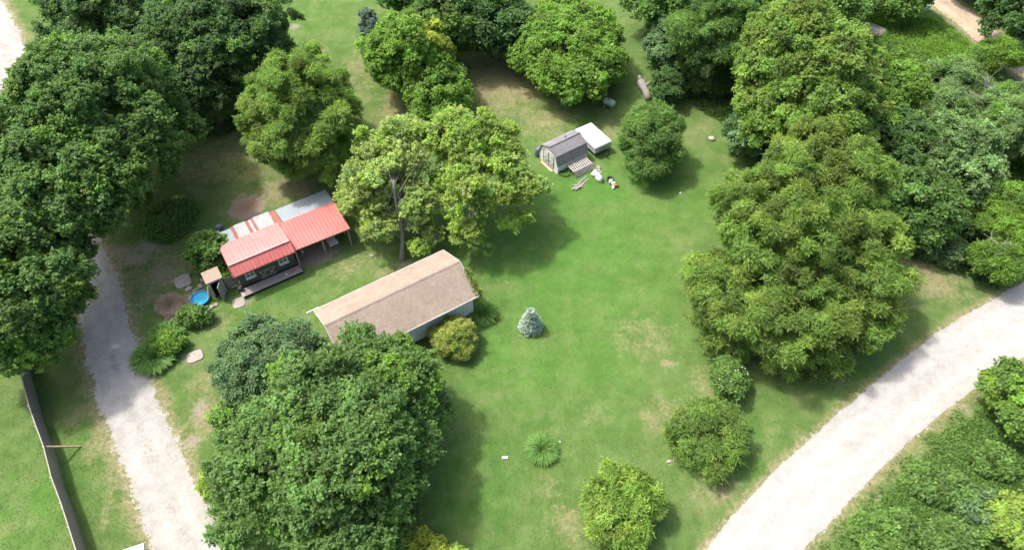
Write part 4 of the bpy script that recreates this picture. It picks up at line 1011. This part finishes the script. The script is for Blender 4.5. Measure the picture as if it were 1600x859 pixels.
# -- propane tank, log
def tank():
    p = P(951, 167); root = empty('gas_tank', p, R(-35), 'pale green rounded gas tank on feet standing in the shaded grass', 'gas tank')
    Mx = Matrix.Translation((0, 0, .55)) @ Matrix.Rotation(R(90), 4, 'Y')
    b = MB(); b.lathe([(0.001, -.68), (.2, -.64), (.33, -.5), (.36, -.38), (.36, .38), (.33, .5), (.2, .64), (.001, .68)], 22, M=Mx); b.build('vessel', MAT['palegreen'], root, True)
    d = MB(); d.lathe([(.14, .88), (.14, .98), (.10, 1.03), (.001, 1.05)], 14); d.build('valve_cover', MAT['greytrim'], root, True)
    for x in (-.4, .4): f_ = MB(); f_.box(x-.05, x+.05, -.25, .25, 0, .25); f_.build('foot', MAT['palegreen'], root)
tank()
def log():
    a, b = P(1001, 130, .3), P(1013, 155, .3); root = empty('fallen_log', Vector((a.x, a.y, 0)), 0, 'thick grey fallen log with a broken forked end beside the dark bush', 'log')
    d = b-a; m = MB(); m.tube([(0, 0, .45), d*.25+Vector((0, 0, .38)), d*.6+Vector((.1, 0, .34)), d+Vector((0, 0, .3))], [.42, .40, .36, .33], 14); m.build('trunk', MAT['dead'], root, True)
    f_ = MB(); f_.tube([d*.3+Vector((.1, 0, .4)), d*.35+Vector((.6, .3, .75)), d*.3+Vector((1.0, .5, .9))], [.22, .15, .05], 8); f_.build('limb', MAT['dead'], root, True)
    f_ = MB(); f_.tube([(0, 0, .5), (-.15, .5, .75), (.1, .9, .8)], [.3, .2, .06], 8); f_.build('limb', MAT['dead'], root, True)
log()
# -- long fence bottom left, with its brace
def long_fence():
    pts = [(32, 583), (45, 633), (56, 665), (68, 697), (80, 745), (95, 785), (107, 822), (119, 860), (160, 1000)]
    Pt = [P(x, y, 1.75) for x, y in pts]; Pt = [Vector((p.x, p.y, 0)) for p in Pt]
    Pt = [Pt[0]+(Pt[0]-Pt[2])*1.5] + Pt
    root = empty('board_fence', Pt[5], 0, 'long weathered grey board fence along the lawn in the lower left corner', 'fence'); o = Pt[5]
    bd = MB(); tp = MB(); rl_ = [MB(), MB(), MB()]; rg = random.Random(4)
    for a, b in zip(Pt[:-1], Pt[1:]):
        d = b-a; L = d.length; n = max(1, int(L/.15)); u = d/L; nr = Vector((-u.y, u.x, 0)).normalized()
        if nr.x < 0: nr = -nr
        for i in range(n):
            q = a+u*(i*L/n)-o; e = q+u*(L/n*.93); h = 1.72+rg.uniform(-.015, .015); k = nr*rg.uniform(0, .008)
            bd.add([q+k, e+k, e+nr*.02+k, q+nr*.02+k]+[v+Vector((0, 0, h)) for v in (q+k, e+k, e+nr*.02+k, q+nr*.02+k)], [(0, 3, 2, 1), (4, 5, 6, 7), (0, 1, 5, 4), (1, 2, 6, 5), (2, 3, 7, 6), (3, 0, 4, 7)])
        tp.bar(a-o+Vector((0, 0, 1.765)), b-o+Vector((0, 0, 1.765)), .065, .04)
        for k_, z in enumerate((.35, 1.0, 1.6)): rl_[k_].bar(a-o-nr*.045+Vector((0, 0, z)), b-o-nr*.045+Vector((0, 0, z)), .04, .09)
    bd.build('boards', MAT['oldwood'], root); tp.build('top_rail', MAT['paleboard'], root); [q_.build('rail', MAT['oldwood'], root) for q_ in rl_]
    for a in Pt: p = MB(); q = a-o; p.box(q.x-.12, q.x-.03, q.y-.045, q.y+.045, 0, 1.74); p.build('post', MAT['paleboard'], root)
    nt_ = MB(); q = P(84, 742, 1.3); q = Vector((q.x, q.y, 0))-o; nt_.box(q.x+.0, q.x+.02, q.y-.12, q.y+.12, 1.2, 1.45)
    br = MB(); a = P(71, 697.5, 1.55); b = P(126, 696.5, .06); br.bar(Vector((a.x, a.y, 1.55)), Vector((b.x, b.y, .03)), .10, .10); bo = br.build('brace_post', MAT['newwood']); tag(bo, 'long yellow timber post slanting from the long fence down to the grass', 'brace post')
long_fence()
# -- white box body at the bottom edge
def trailer_box():
    a = P(231, 851, 1.5); root = empty('box_trailer', Vector((a.x-.62, a.y-1.3, 0)), R(20), 'white box shaped trailer cut off by the lower edge of the photo beside the driveway', 'trailer')
    b = MB(); b.box(-.75, .75, -1.2, 1.2, .4, 1.45); b.build('body', MAT['camperside'], root, bevel=.03)
    t = MB(); t.box(-.79, .79, -1.24, 1.24, 1.45, 1.5); t.build('roof', MAT['camper'], root, bevel=.02)
    for x in (-.7, .7):
        wh = MB(); wh.lathe([(.1, -.09), (.25, -.09), (.29, -.05), (.29, .05), (.25, .09), (.1, .09)], 20, M=Matrix.Translation((x, 0, .29)) @ Matrix.Rotation(R(90), 4, 'Y')); wh.build('wheel', MAT['black'], root, True)
trailer_box()
# -- small things on the lawn
def small_box(name, label, px, py, w, l, h, rot, mat, cat):
    mb = MB(); mb.box(-w/2, w/2, -l/2, l/2, 0, h); mb.box(-w/2-.01, w/2+.01, -l/2-.01, l/2+.01, h, h+.02)
    o = mb.build(name, MAT[mat], bevel=.01); o.location = P(px, py); o.rotation_euler = (0, 0, rot); return tag(o, label, cat)
small_box('plastic_box', 'small white rectangular box lid on the lawn left of the grass tuft', 789, 715, .38, .18, .08, .05, 'whiteplastic', 'box')
rock('field_stone', 'pale tan stone lying in the far right lawn', 1112, 218, .34, .26, .2, 'stone', 2)
rock('field_stone', 'white broken stone in a bare patch between the two feathery small trees', 1046, 721, .2, .1, .08, 'stone', 5)
rock('field_stone', 'second white chip at the bare patch between the feathery small trees', 1053, 718, .12, .09, .07, 'stone', 6)
rock('field_stone', 'round white boulder in the leaves at the left edge of the big maple', 341, 719, .24, .22, .25, 'whiteplastic', 8)
rock('field_stone', 'whitish stone by the tan building roof beside the dry lawn', 581, 400, .16, .12, .08, 'stone', 12)
rock('field_stone', 'white chip on the bright lawn below the small round tree', 1063, 302, .12, .08, .05, 'whiteplastic', 13)
rock('field_stone', 'tiny white stone right of the grass tuft', 875, 690, .07, .06, .05, 'whiteplastic', 14)
rock('field_stone', 'white chip on the dry verge right of the tall walnut', 1417, 456, .12, .09, .06, 'whiteplastic', 15)
rock('gravel_heap', 'low heap of grey gravel in the far right field', 1366, 50, 1.5, 1.1, .35, 'concrete', 16, 'gravel heap')
small_box('metal_cabinet', 'small white metal box by the dirt track', 1448, 16, .4, .35, .6, .3, 'whiteplastic', 'box')
# creek corner: grey planks and a white garden seat
board_bundle('plank_pile', 'pile of dark grey planks in the shaded gap between the two walnut trees', 1207, 244, 9, 2.4, .18, 1.0, ['oldwood', 'greytrim'], 12)
def bench():
    root = empty('garden_seat', P(1194, 256), .5, 'white plastic garden seat beside the grey planks', 'seat')
    s = MB(); s.box(-.25, .25, -.25, .25, .38, .42); s.build('seat', MAT['whiteplastic'], root)
    b = MB(); b.box(-.25, .25, .22, .26, .42, .85); b.build('backrest', MAT['whiteplastic'], root)
    for x in (-.22, .22):
        for y in (-.22, .22): l = MB(); l.tube([(x, y, 0), (x, y, .38)], .02, 6); l.build('leg', MAT['whiteplastic'], root)
bench()

# ------------------------------------------------------------------ trees
G1 = 'wood at the right edge'
tree('maple_tree', 'huge dark maple covering the upper left corner over the driveway', 'tree', 128, 214, 348, 352, 1.0, 'maple', 'maple', 101, nlobes=8, tips=.06, tipmat='bright', dens=1.0, trunk=.45)
tree('maple_tree', 'dark maple at the left edge overhanging the driveway and fence end', 'tree', 32, 452, 225, 300, 2.0, 'maple', 'maple', 102, nlobes=6, tips=.14, tipmat='bright', trunk=.35)
tree('shade_tree', 'dark tree at the top left with its crown cut by the upper edge', 'tree', 340, 38, 235, 155, 2.5, 'broad', 'dark', 103, nlobes=6, tips=.1, tipmat='mid')
tree('shade_tree', 'dark tree behind the huge maple at the top left edge', 'tree', 165, 12, 210, 130, 2.5, 'broad', 'dark', 104, tips=.1, tipmat='mid')
tree('shade_tree', 'low dark tree in deep shade below the top left crowns', 'tree', 318, 135, 130, 110, 1.0, 'broad', 'dark', 105)
tree('locust_tree', 'round olive green feathery tree standing alone left of the mown strip', 'tree', 470, 172, 182, 225, .8, 'feather', 'walnut', 106, nlobes=7, rzr=(.6, 1.0), tips=.2, tipmat='olive')
tree('young_tree', 'bright green tree with yellow branches beside the blue cedar', 'tree', 640, 92, 135, 140, .5, 'broad', 'bright', 107, nlobes=6, tips=lambda C: ((C[:, 2] > np.quantile(C[:, 2], .70)) & (C[:, 0] > np.quantile(C[:, 0], .62)) & (C[:, 1] > np.quantile(C[:, 1], .35))), tipmat='yellow')
tree('young_tree', 'bright green lower tree just behind the pale maple', 'tree', 688, 148, 88, 100, .4, 'broad', 'bright', 108)
tree('young_tree', 'bright green narrow tree left of the yellow branched one', 'tree', 600, 75, 60, 95, .4, 'broad', 'mid', 109)
tree('cedar_tree', 'blue grey cedar at the left side of the bright green trees', 'cedar', 578, 46, 38, 66, .1, 'tiny', 'cedar', 110, nlobes=2, rzr=(.8, 2.2), sub=dict(area=.3, L=.16))
tree('hedgerow_tree', 'dark green tree in the top row right of the bright trees', 'tree', 700, 22, 135, 100, 1.2, 'far', 'mid', 111)
tree('hedgerow_tree', 'darkest dense tree in the top row beside the tall bright maple', 'tree', 775, 32, 115, 110, .8, 'far', 'dark', 112)
tree('hedgerow_tree', 'tree in the top row cut by the upper edge left of centre', 'tree', 640, -22, 110, 80, 1.2, 'far', 'mid', 113)
tree('tall_maple', 'tall bright green maple at the top centre beyond the grey shed', 'tree', 886, 76, 174, 152, .3, 'broad', 'bright', 114, nlobes=7, rzr=(.38, .48), leafscale=1.05)
tree('leafy_shrub', 'blue green spreading shrub at the upper edge of the shaded clearing', 'shrub', 1055, 68, 88, 66, .1, 'broad', 'bluish', 115)
tree('elm_tree', 'dark feathery tree at the top right of centre', 'tree', 1118, 48, 150, 125, 1.5, 'feather', 'mid', 116, tips=.25, tipmat='dark')
tree('elm_tree', 'mid green tree at the top edge above the blue green shrub', 'tree', 1030, 2, 120, 70, 1.5, 'far', 'mid', 117)
tree('elm_tree', 'tree behind the yellow green walnut at the top edge', 'tree', 1190, 18, 120, 100, 1.5, 'far', 'mid', 118)
tree('thicket_shrub', 'dark low thicket under the feathery top tree', 'shrub', 1120, 128, 80, 50, .1, 'broad', 'dark', 119)
tree('thicket_shrub', 'dark blue green thicket at the foot of the upper walnut', 'shrub', 1185, 198, 96, 86, .1, 'broad', 'bluish', 120, tips=.4, tipmat='dark')
tree('thicket_shrub', 'dark round bush right behind the fallen log', 'shrub', 1043, 132, 56, 56, .05, 'bush', 'dark', 121, sub=dict(area=.35, L=.22, W=.1))
tree('small_tree', 'small round green tree standing on the lawn right of the camper', 'tree', 1018, 218, 98, 114, .5, 'feather', 'mid', 122, nlobes=6, sub=dict(L=.26))
tree('walnut_tree', 'large yellow green walnut at the upper right', 'tree', 1258, 122, 212, 232, 1.0, 'broad', 'walnut', 123, nlobes=8, rzr=(.6, 1.0), tips=.3, tipmat='olive', tint_var=.2)
tree('walnut_tree', 'tallest olive green walnut standing in the right half of the lawn', 'tree', 1238, 395, 345, 405, .3, 'feather', 'walnut', 124, nlobes=11, rzr=(.5, .68), parts=[(1293, 268, 180, 165, 4.2), (1225, 345, 215, 200, 3), (1315, 385, 190, 200, 1.8), (1138, 452, 175, 130, .8), (1240, 470, 250, 210, 1.0), (1332, 490, 140, 140, .1), (1155, 520, 115, 80, .3), (1265, 545, 150, 95, .2)], tips=.4, tipmat='olive', trunk=.5, tint_var=.2, limbn=34)
tree('silver_maple', 'pale green open crowned maple behind the tan roof, left of the pair', 'tree', 622, 278, 172, 175, 2.6, 'maple', 'pale', 125, base=(628, 407), parts=[(592, 258, 105, 120, 3.6), (650, 232, 100, 85, 4.6), (562, 305, 62, 75, 2.6), (630, 318, 110, 75, 2.6), (600, 350, 55, 50, 2.0), (660, 372, 50, 40, 1.2)], open_=.18, tips=.2, tipmat='lime', bark='bark_pale', limbn=36, fork=.3, trunk=.2, dens=.85)
tree('silver_maple', 'lime green open crowned maple behind the tan roof, right of the pair', 'tree', 757, 280, 195, 215, 2.4, 'maple', 'lime', 126, base=(716, 378), parts=[(722, 222, 115, 100, 4.4), (785, 235, 80, 80, 4.2), (745, 295, 125, 105, 3.2), (822, 298, 62, 42, 3.4), (728, 368, 44, 40, 2.0), (700, 300, 70, 70, 2.8), (800, 350, 50, 35, 2.2)], open_=.20, tips=.2, tipmat='pale', bark='bark_pale', limbn=36, fork=.3, trunk=.19, dens=.8)
tree('feathery_tree', 'dark green feathery small tree near the white road', 'tree', 1102, 690, 118, 132, .1, 'feather', 'walnut', 127, nlobes=6, rzr=(.45, .6), sub=dict(L=.28, W=.06, k=16))
tree('feathery_tree', 'yellow green feathery small tree at the lower edge right of centre', 'tree', 975, 793, 130, 136, .2, 'feather', 'bright', 128, nlobes=6, sub=dict(L=.32, W=.08), tips=.4, tipmat='lime', dens=.9)
tree('flowering_shrub', 'small leafy shrub dotted with white flowers below the tallest walnut', 'shrub', 1140, 588, 54, 62, .05, 'bush', 'mid', 129, sub=dict(L=.2, W=.13, area=.3))
tree('golden_shrub', 'round golden green shrub against the pale ribbed wall', 'shrub', 708, 527, 66, 62, .02, 'tiny', 'gold', 130, rzr=(.6, 1.0), dens=1.5, tips=.25, tipmat='olive', sub=dict(area=.13, tr=.16, n=18))
tree('maple_tree', 'big dense dark green maple in the lower left foreground', 'tree', 507, 712, 352, 345, 1.2, 'maple', 'maple', 131, nlobes=10, rzr=(.5, .75), parts=[(603, 592, 165, 135, 3), (497, 640, 185, 175, 3), (610, 700, 150, 195, 1.5), (428, 722, 180, 200, 1), (520, 795, 215, 180, 1.5), (395, 800, 130, 120, .8), (612, 800, 95, 110, .5), (545, 690, 215, 200, 4.2), (450, 600, 60, 60, 3), (672, 645, 50, 70, 2), (350, 670, 50, 60, 1.5), (560, 540, 50, 50, 3.5)], tips=.08, tipmat='bright', trunk=.45, limbn=40, leafscale=.95)
tree('fine_leaved_tree', 'blue green fine leaved tree behind the big foreground maple', 'tree', 425, 572, 185, 150, 1.0, 'fine', 'bluish', 132, nlobes=6)
tree('maple_tree', 'lighter open maple between the big foreground maple and the tan roof', 'tree', 610, 612, 140, 165, 1.4, 'maple', 'bright', 133, nlobes=6, tips=.3, tipmat='maple', open_=.08, leafscale=.95, bark='bark_pale', limbn=34)
tree('yellow_shrub', 'bright yellow leaved shrub at the lower edge beside the big maple', 'shrub', 666, 862, 66, 70, .3, 'bush', 'yellow', 134, sub=dict(L=.2, W=.16), dens=.7)
tree('yellow_shrub', 'lime green shrub at the very lower edge left of the yellow one', 'shrub', 622, 885, 62, 50, .3, 'bush', 'lime', 135, sub=dict(L=.2, W=.16))
tree('yellow_shrub', 'lime green sprig at the lower edge right of the yellow shrub', 'shrub', 712, 872, 40, 40, .3, 'bush', 'lime', 136, sub=dict(L=.2, W=.16))
tree('lime_shrub', 'lime green shrub squeezed between the driveway and the big maple', 'shrub', 336, 748, 44, 70, .1, 'bush', 'lime', 137)
tree('shed_bush', 'broad leaved green bush at the left end of the red shed', 'shrub', 321, 394, 66, 58, .1, 'bush', 'mid', 138, sub=dict(L=.24, W=.18, area=.3))
tree('shed_bush', 'small bright bush between the outhouse and the red shed', 'shrub', 352, 424, 24, 28, .05, 'tiny', 'bright', 139, sub=dict(L=.16, W=.11))
tree('shed_bush', 'dark green bush under the blue paddling pool', 'shrub', 304, 492, 50, 32, .05, 'bush', 'mid', 140, sub=dict(L=.22, W=.16, area=.28))
# wood along the right side
W = [('bright green tree left in the right hand wood, under the upper walnut', 1385, 150, 125, 130, 'bright', 'broad'),
     ('greyish green tree with bare twigs near the dirt track', 1482, 128, 120, 64, 'sage', 'feather'),
     ('yellow green tree overhanging the dirt track', 1556, 84, 84, 42, 'bright', 'feather'),
     ('mid green tree in the middle of the right hand wood', 1462, 188, 130, 110, 'sage', 'feather'),
     ('light green feathery tree at the right edge below the dirt track', 1575, 190, 130, 130, 'sage', 'feather'),
     ('dark tree just right of the tallest walnut crown', 1412, 232, 120, 110, 'dark', 'broad'),
     ('blue green tree in the centre of the right hand wood', 1500, 252, 140, 118, 'sage', 'broad'),
     ('green tree in the wood above the dry clearing', 1440, 322, 130, 115, 'maple', 'broad'),
     ('bright feathery tree at the right edge above the white road', 1572, 335, 115, 120, 'bright', 'feather'),
     ('low green tree touching the white road at the right edge', 1560, 405, 90, 72, 'bright', 'feather')]
for i, (lab, x, y, w, h, lf, sty) in enumerate(W):
    tree('woodland_tree', lab, 'tree', x, y, w, h, 1.0, sty, lf, 200+i, nlobes=6, group=G1, tips=.2, tipmat='mid', limbn=12, tint_var=.2)
tree('thicket_shrub', 'dark shrub between two woodland trees by the dry clearing', 'shrub', 1475, 392, 66, 50, .1, 'broad', 'bluish', 220)
tree('thicket_shrub', 'dark shrub at the tip of the dry clearing beside the tallest walnut', 'shrub', 1418, 378, 60, 34, .1, 'broad', 'dark', 221)
tree('thicket_shrub', 'dark shrub in the deep gap of the right hand wood', 'shrub', 1520, 345, 60, 70, .1, 'broad', 'dark', 222)
for i, (lab, x, y, w, h, lf) in enumerate([('green tree at the top edge above the gravel heap', 1405, -12, 130, 60, 'mid'), ('dense tree behind the upper walnut at the top edge', 1312, -8, 100, 90, 'mid'),
        ('dark tree right of the dirt track in the top right corner', 1590, 22, 110, 90, 'dark'), ('dark tree beyond the dirt track cut by the top edge', 1545, -35, 110, 70, 'dark'),
        ('tree out of the right edge of the wood, its crown just reaching in', 1668, 260, 120, 140, 'mid'), ('dark tree at the top edge left of the hedgerow row', 270, -75, 150, 100, 'dark')]):
    tree('woodland_tree', lab, 'tree', x, y, w, h, 1.0, 'far', lf, 230+i, group='trees along the top edge' if i != 4 else G1, limbn=8)
# bottom right
tree('roadside_tree', 'green tree at the right edge below the white road', 'tree', 1590, 630, 118, 180, .3, 'broad', 'mid', 240, nlobes=6, tips=.35, tipmat='bright')
tree('roadside_tree', 'lime green young tree in the lower right corner', 'tree', 1590, 812, 90, 90, .3, 'broad', 'lime', 241, dens=.8)
for i, (lab, x, y, w, h, lf) in enumerate([('low green roadside bush in the weeds nearest the white road', 1465, 762, 92, 66, 'maple'), ('low roadside bush at the lower edge right of the white road', 1385, 838, 110, 60, 'mid'),
        ('dark roadside bush between the lime tree and the weeds', 1535, 800, 90, 70, 'bluish'), ('roadside bush just below the roadside tree', 1555, 722, 70, 50, 'mid'), ('green roadside bush at the lower edge near the lime tree', 1480, 850, 90, 60, 'maple')]):
    tree('roadside_bush', lab, 'shrub', x, y, w, h, .05, 'broad', lf, 250+i, group='bushes below the white road', tips=.3, tipmat='mid', rzr=(.35, .6))

# -- flowers of the flowering shrub and colour dots
def scatter_flowers():
    c, rx, ry, rz = solve(1140, 588, 54, 62, .05); rg = np.random.default_rng(5)
    root = [o for o in D.objects if o.get('label', '').startswith('small leafy shrub dotted')][0]
    d = randdir(18, rg, .0); C = d*np.array([[rx, ry, rz]])*1.0 + np.array([[0, 0, c.z]])
    mb = MB()
    for p in C: mb.lathe([(.001, -.02), (.035, .0), (.042, .02), (.001, .035)], 6, c=tuple(p))
    mb.build('flower', MAT['flower'], root)
scatter_flowers()

# -- grass clumps: long arching blades
def blade_clump(name, label, px, py, rad, n, length, leaf, seed, flat=1.0, width=.045, cat='grass clump', spread=.5):
    rg = np.random.default_rng(seed); a = rg.uniform(0, 6.283, n); r = rad*spread*np.sqrt(rg.random(n))
    root = empty(name, P(px, py), 0, label, cat)
    base = np.stack([r*np.cos(a), r*np.sin(a)*flat, np.zeros(n)], 1)
    L = length*rg.uniform(.6, 1.1, n); out = rg.uniform(.25, 1.0, n)
    a2 = a + rg.normal(0, .35, n)
    d1 = unit(np.stack([np.cos(a2)*out, np.sin(a2)*out, np.ones(n)], 1)); nr = np.stack([-np.cos(a2)*.5, -np.sin(a2)*.5, np.ones(n)], 1)
    p1 = base + d1*(L*.55)[:, None]
    d2 = unit(np.stack([np.cos(a2)*(.7+out), np.sin(a2)*(.7+out), rg.uniform(-.5, .25, n)], 1))
    pos = np.concatenate([base, p1-d1*.04]); ax = np.concatenate([d1, d2]); nn = np.concatenate([nr, nr])
    ln = np.concatenate([L*.62, L*.55]); t = np.repeat((1+rg.normal(0, .18, (n, 1))), 3, 1); t = np.concatenate([t, t*1.1])
    leaves_mesh('blades', pos, ax, nn, ln, width, np.clip(t, .4, 1.8), LEAF[leaf], root)
    return root
blade_clump('grass_clump', 'round tuft of long bright grass alone on the lower lawn', 847, 704, .85, 1500, .95, 'blade', 1, spread=.6, width=.05)
blade_clump('daylily_clump', 'big clump of arching long leaves at the driveway edge', 243, 560, 1.2, 1900, 1.15, 'blade', 2, width=.065, spread=.75)
blade_clump('daylily_clump', 'upper left part of the long leaved planting beside the brush heap', 262, 528, 1.0, 1300, 1.0, 'blade', 3, width=.06, spread=.8)
tree('leafy_weed', 'bright leafy weed growing out of the long leaved clump', 'weed', 262, 535, 48, 40, .1, 'bush', 'bright', 301)
blade_clump('grass_clump', 'long pale grass clump at the right end of the ribbed wall', 755, 492, .8, 500, 1.0, 'blade', 4, spread=.7)
blade_clump('grass_clump', 'small weeds at the corner of the small grey shed', 882, 270, .5, 260, .6, 'blade', 5, width=.07)
blade_clump('brush_heap', 'brown heap of dry brush between the driveway and the pool', 266, 478, .8, 1300, .8, 'straw', 6, width=.03, cat='brush heap', spread=.8)
blade_clump('brush_heap', 'smaller lower heap of dry brown stems beside the leafy bush', 277, 496, .55, 700, .7, 'straw', 16, width=.03, cat='brush heap', spread=.8)

# -- blue spruce
def spruce():
    p = P(829, 512); root = empty('blue_spruce', p, 0, 'small blue green spruce standing alone on the bright lawn', 'spruce'); rg = np.random.default_rng(9)
    Pn, Ax, Nr, T = [], [], [], []
    H, RB = 2.25, .92
    for z in np.linspace(.22, H-.1, 13):
        rr = RB*(1-(z-.1)/(H))**.75; nb = max(5, int(15*rr/RB)+3); a0 = rg.uniform(0, 6)
        for k in range(nb):
            a = a0+6.283*k/nb+rg.normal(0, .1); r_ = rr*rg.uniform(.88, 1.08); m = int(30+60*r_)
            u = rg.random(m)**.7; d = np.array([math.cos(a), math.sin(a), 0]); s = np.array([-d[1], d[0], 0])
            w = .16*(1-u*.5)*rg.normal(0, 1, m)
            pos = d*(u*r_)[:, None] + s*w[:, None] + np.array([0, 0, 1])*(z-.14*u*r_+.10*u**3 + rg.normal(0, .02, m))[:, None]
            Pn.append(pos); Ax.append(d*1.0 + s*(np.sign(w)*.5)[:, None] + np.array([0, 0, .55]) + rg.normal(0, .3, (m, 3))); Nr.append(rg.normal(0, 1, (m, 3))+np.array([0, 0, .8]))
            T.append(np.repeat((1+rg.normal(0, .1)+.35*(u-.6)+rg.normal(0, .08, m))[:, None], 3, 1))
    leaves_mesh('crown', np.concatenate(Pn), np.concatenate(Ax), np.concatenate(Nr), .15, .055, np.clip(np.concatenate(T), .4, 1.6), LEAF['spruce'], root)
    t = MB(); t.tube([(0, 0, -.05), (0, 0, H)], [.07, .015], 8); t.build('trunk', MAT['bark'], root)
spruce()

# -- ivy on the tan building's right gable edge
def ivy():
    rg = np.random.default_rng(3); n = 2600; u = rg.random(n)
    L, W_, ze, zr = 5.42, 2.66, 2.6, 3.95
    y = -W_*(.25+.75*u); z = zr+(ze-zr)*(.25+.75*u) + rg.normal(0, .07, n) - .05
    x = L + rg.normal(.05, .09, n)*(1+1.2*np.sin(u*9)**2)
    mx = Matrix.Translation(TAN.location) @ Matrix.Rotation(R(32.6), 4, 'Z')
    root = empty('ivy_vine', mx @ Vector((L, -W_/2, 0)), R(32.6), 'ivy trailing along the right gable edge of the tan roof', 'vine')
    pos = np.stack([x-L, y+W_/2, z], 1)
    low = rg.random(n) < .3; pos[low, 2] *= rg.random(low.sum())
    leaves_mesh('crown', pos, randdir(n, rg), randdir(n, rg, 0), .11, .09, np.clip(1+rg.normal(0, .2, (n, 1)), .5, 1.6)*np.ones((1, 3)), LEAF['olive'], root)
    s = MB(); s.tube([(.02, -1.2, 0), (.05, -1.1, 1.2), (.03, -.9, 2.6), (.03, -.2, 3.1)], [.03, .025, .02, .01], 6); s.build('stem', MAT['bark'], root)
ivy()

# -- undergrowth: one mass of weeds in each wood (stuff)
def undergrowth(name, label, regions, leaf, tipleaf, seed, hmax=.9, L=.26, W_=.12):
    rg = np.random.default_rng(seed); Pp, A, Nn, T, Mi = [], [], [], [], []
    for (px, py, rx, ry, rot, cnt) in regions:
        c = P(px, py); dd = depth(px, py); dep = PITCH - math.atan(-(py-429.5)/F)
        ax = rx*dd/F; ay = ry*dd/F/math.sin(dep); a = rg.uniform(0, 6.283, cnt); q = np.sqrt(rg.random(cnt))
        u, v = ax*q*np.cos(a), ay*q*np.sin(a); r = math.radians(rot)
        X = c.x+u*math.cos(r)-v*math.sin(r); Y = c.y+u*math.sin(r)+v*math.cos(r)
        m = masks(X, Y); ok = (m['grav'] < .10) & (m['dry'] < .42); X, Y, q = X[ok], Y[ok], q[ok]
        hh = hmax*(.25+.75*np.clip(.5+.5*vnoise(X, Y, .9, seed), 0, 1))*(1-q**3*.8)
        n = 22; k = len(X)
        px_ = np.repeat(X, n)+rg.normal(0, .22, k*n); py_ = np.repeat(Y, n)+rg.normal(0, .22, k*n); pz = np.repeat(hh, n)*rg.uniform(.3, 1.1, k*n)+.02
        Pp.append(np.stack([px_, py_, pz], 1)); d = randdir(k*n, rg, -.2); A.append(d); Nn.append(np.stack([rg.normal(0, .5, k*n), rg.normal(0, .5, k*n), np.ones(k*n)], 1))
        T.append(np.repeat(1+rg.normal(0, .18, (k, 1)), n, 0)*np.ones((1, 3))); Mi.append(np.repeat((vnoise(X, Y, .5, seed+2) > .25).astype(np.int32), n))
    o = leaves_mesh(name, np.concatenate(Pp), np.concatenate(A), np.concatenate(Nn), L, W_, np.clip(np.concatenate(T), .4, 1.7), LEAF[leaf], None, ([LEAF[leaf], LEAF[tipleaf]], np.concatenate(Mi)))
    return tag(o, label, 'undergrowth', None, 'stuff')
undergrowth('roadside_weeds', 'tall green weeds on the bank below the white road', [(1470, 790, 130, 120, 0, 2600), (1540, 700, 70, 70, 0, 900), (1400, 870, 120, 60, 0, 1200)], 'mid', 'maple', 5, .55, .2, .1)
undergrowth('woodland_undergrowth', 'dark undergrowth filling the floor of the right hand wood', [(1500, 270, 150, 160, 0, 4200), (1420, 150, 90, 90, 0, 1800), (1440, 375, 80, 40, -20, 900)], 'mid', 'dark', 6, .9)
undergrowth('thicket_undergrowth', 'dense weeds under the trees at the top right of centre', [(1150, 120, 90, 70, 0, 2200), (1210, 200, 50, 60, 0, 900), (1100, 60, 90, 60, 0, 1300)], 'dark', 'mid', 7, .8)
undergrowth('field_weeds', 'knee high weeds in the rough field beside the dirt track', [(1420, 70, 90, 50, -20, 1300), (1500, 95, 60, 30, -20, 600)], 'bright', 'mid', 8, .4)
undergrowth('dirt_edge_weeds', 'loose dark weeds at the shaded edge of the huge left maple', [(265, 345, 40, 34, 0, 260)], 'maple', 'mid', 12, .5)
undergrowth('hedgerow_undergrowth', 'dark weeds under the row of trees along the top edge', [(730, 50, 110, 26, 0, 1100), (330, 150, 110, 60, 0, 1200)], 'dark', 'mid', 9, .7)
# dead branches in the wood
def dead_branch(label, px, py, z, s, seed):
    rg = np.random.default_rng(seed); root = MB(); p = P(px, py, z)
    for i in range(16):
        a = rg.uniform(0, 6.28); l = s*rg.uniform(.5, 1.2); d = Vector((math.cos(a)*l, math.sin(a)*l, rg.uniform(-.1, .6)*l)); b = Vector(rg.normal(0, .15*s, 3))
        m_ = b+d*.5+Vector(rg.normal(0, .1*l, 3)); root.tube([b, m_, b+d], [.045, .03, .012], 5, cap=False)
        for k in range(3): e = m_+Vector(rg.normal(0, .35*l, 3)); root.tube([m_, (m_+e)/2+Vector(rg.normal(0, .04, 3)), e], [.022, .015, .008], 4, cap=False)
    root.tube([(0, 0, -z), (.1, 0, -z*.5), (0, 0, 0)], [.12, .09, .05], 7)
    o = root.build('dead_branches', MAT['dead']); o.location = p; tag(o, label, 'dead branches')
dead_branch('grey bare branches sticking out of the wood near the dirt track', 1500, 148, 4.6, 1.9, 1)
dead_branch('grey bare branches at the right edge below the dirt track', 1560, 145, 4.2, 1.9, 2)
dead_branch('tangle of bare grey twigs above the white road at the right edge', 1570, 385, 3.2, 1.3, 3)
dead_branch('bare twigs in the dark gap right of the tallest walnut', 1398, 285, 3.5, 1.2, 4)
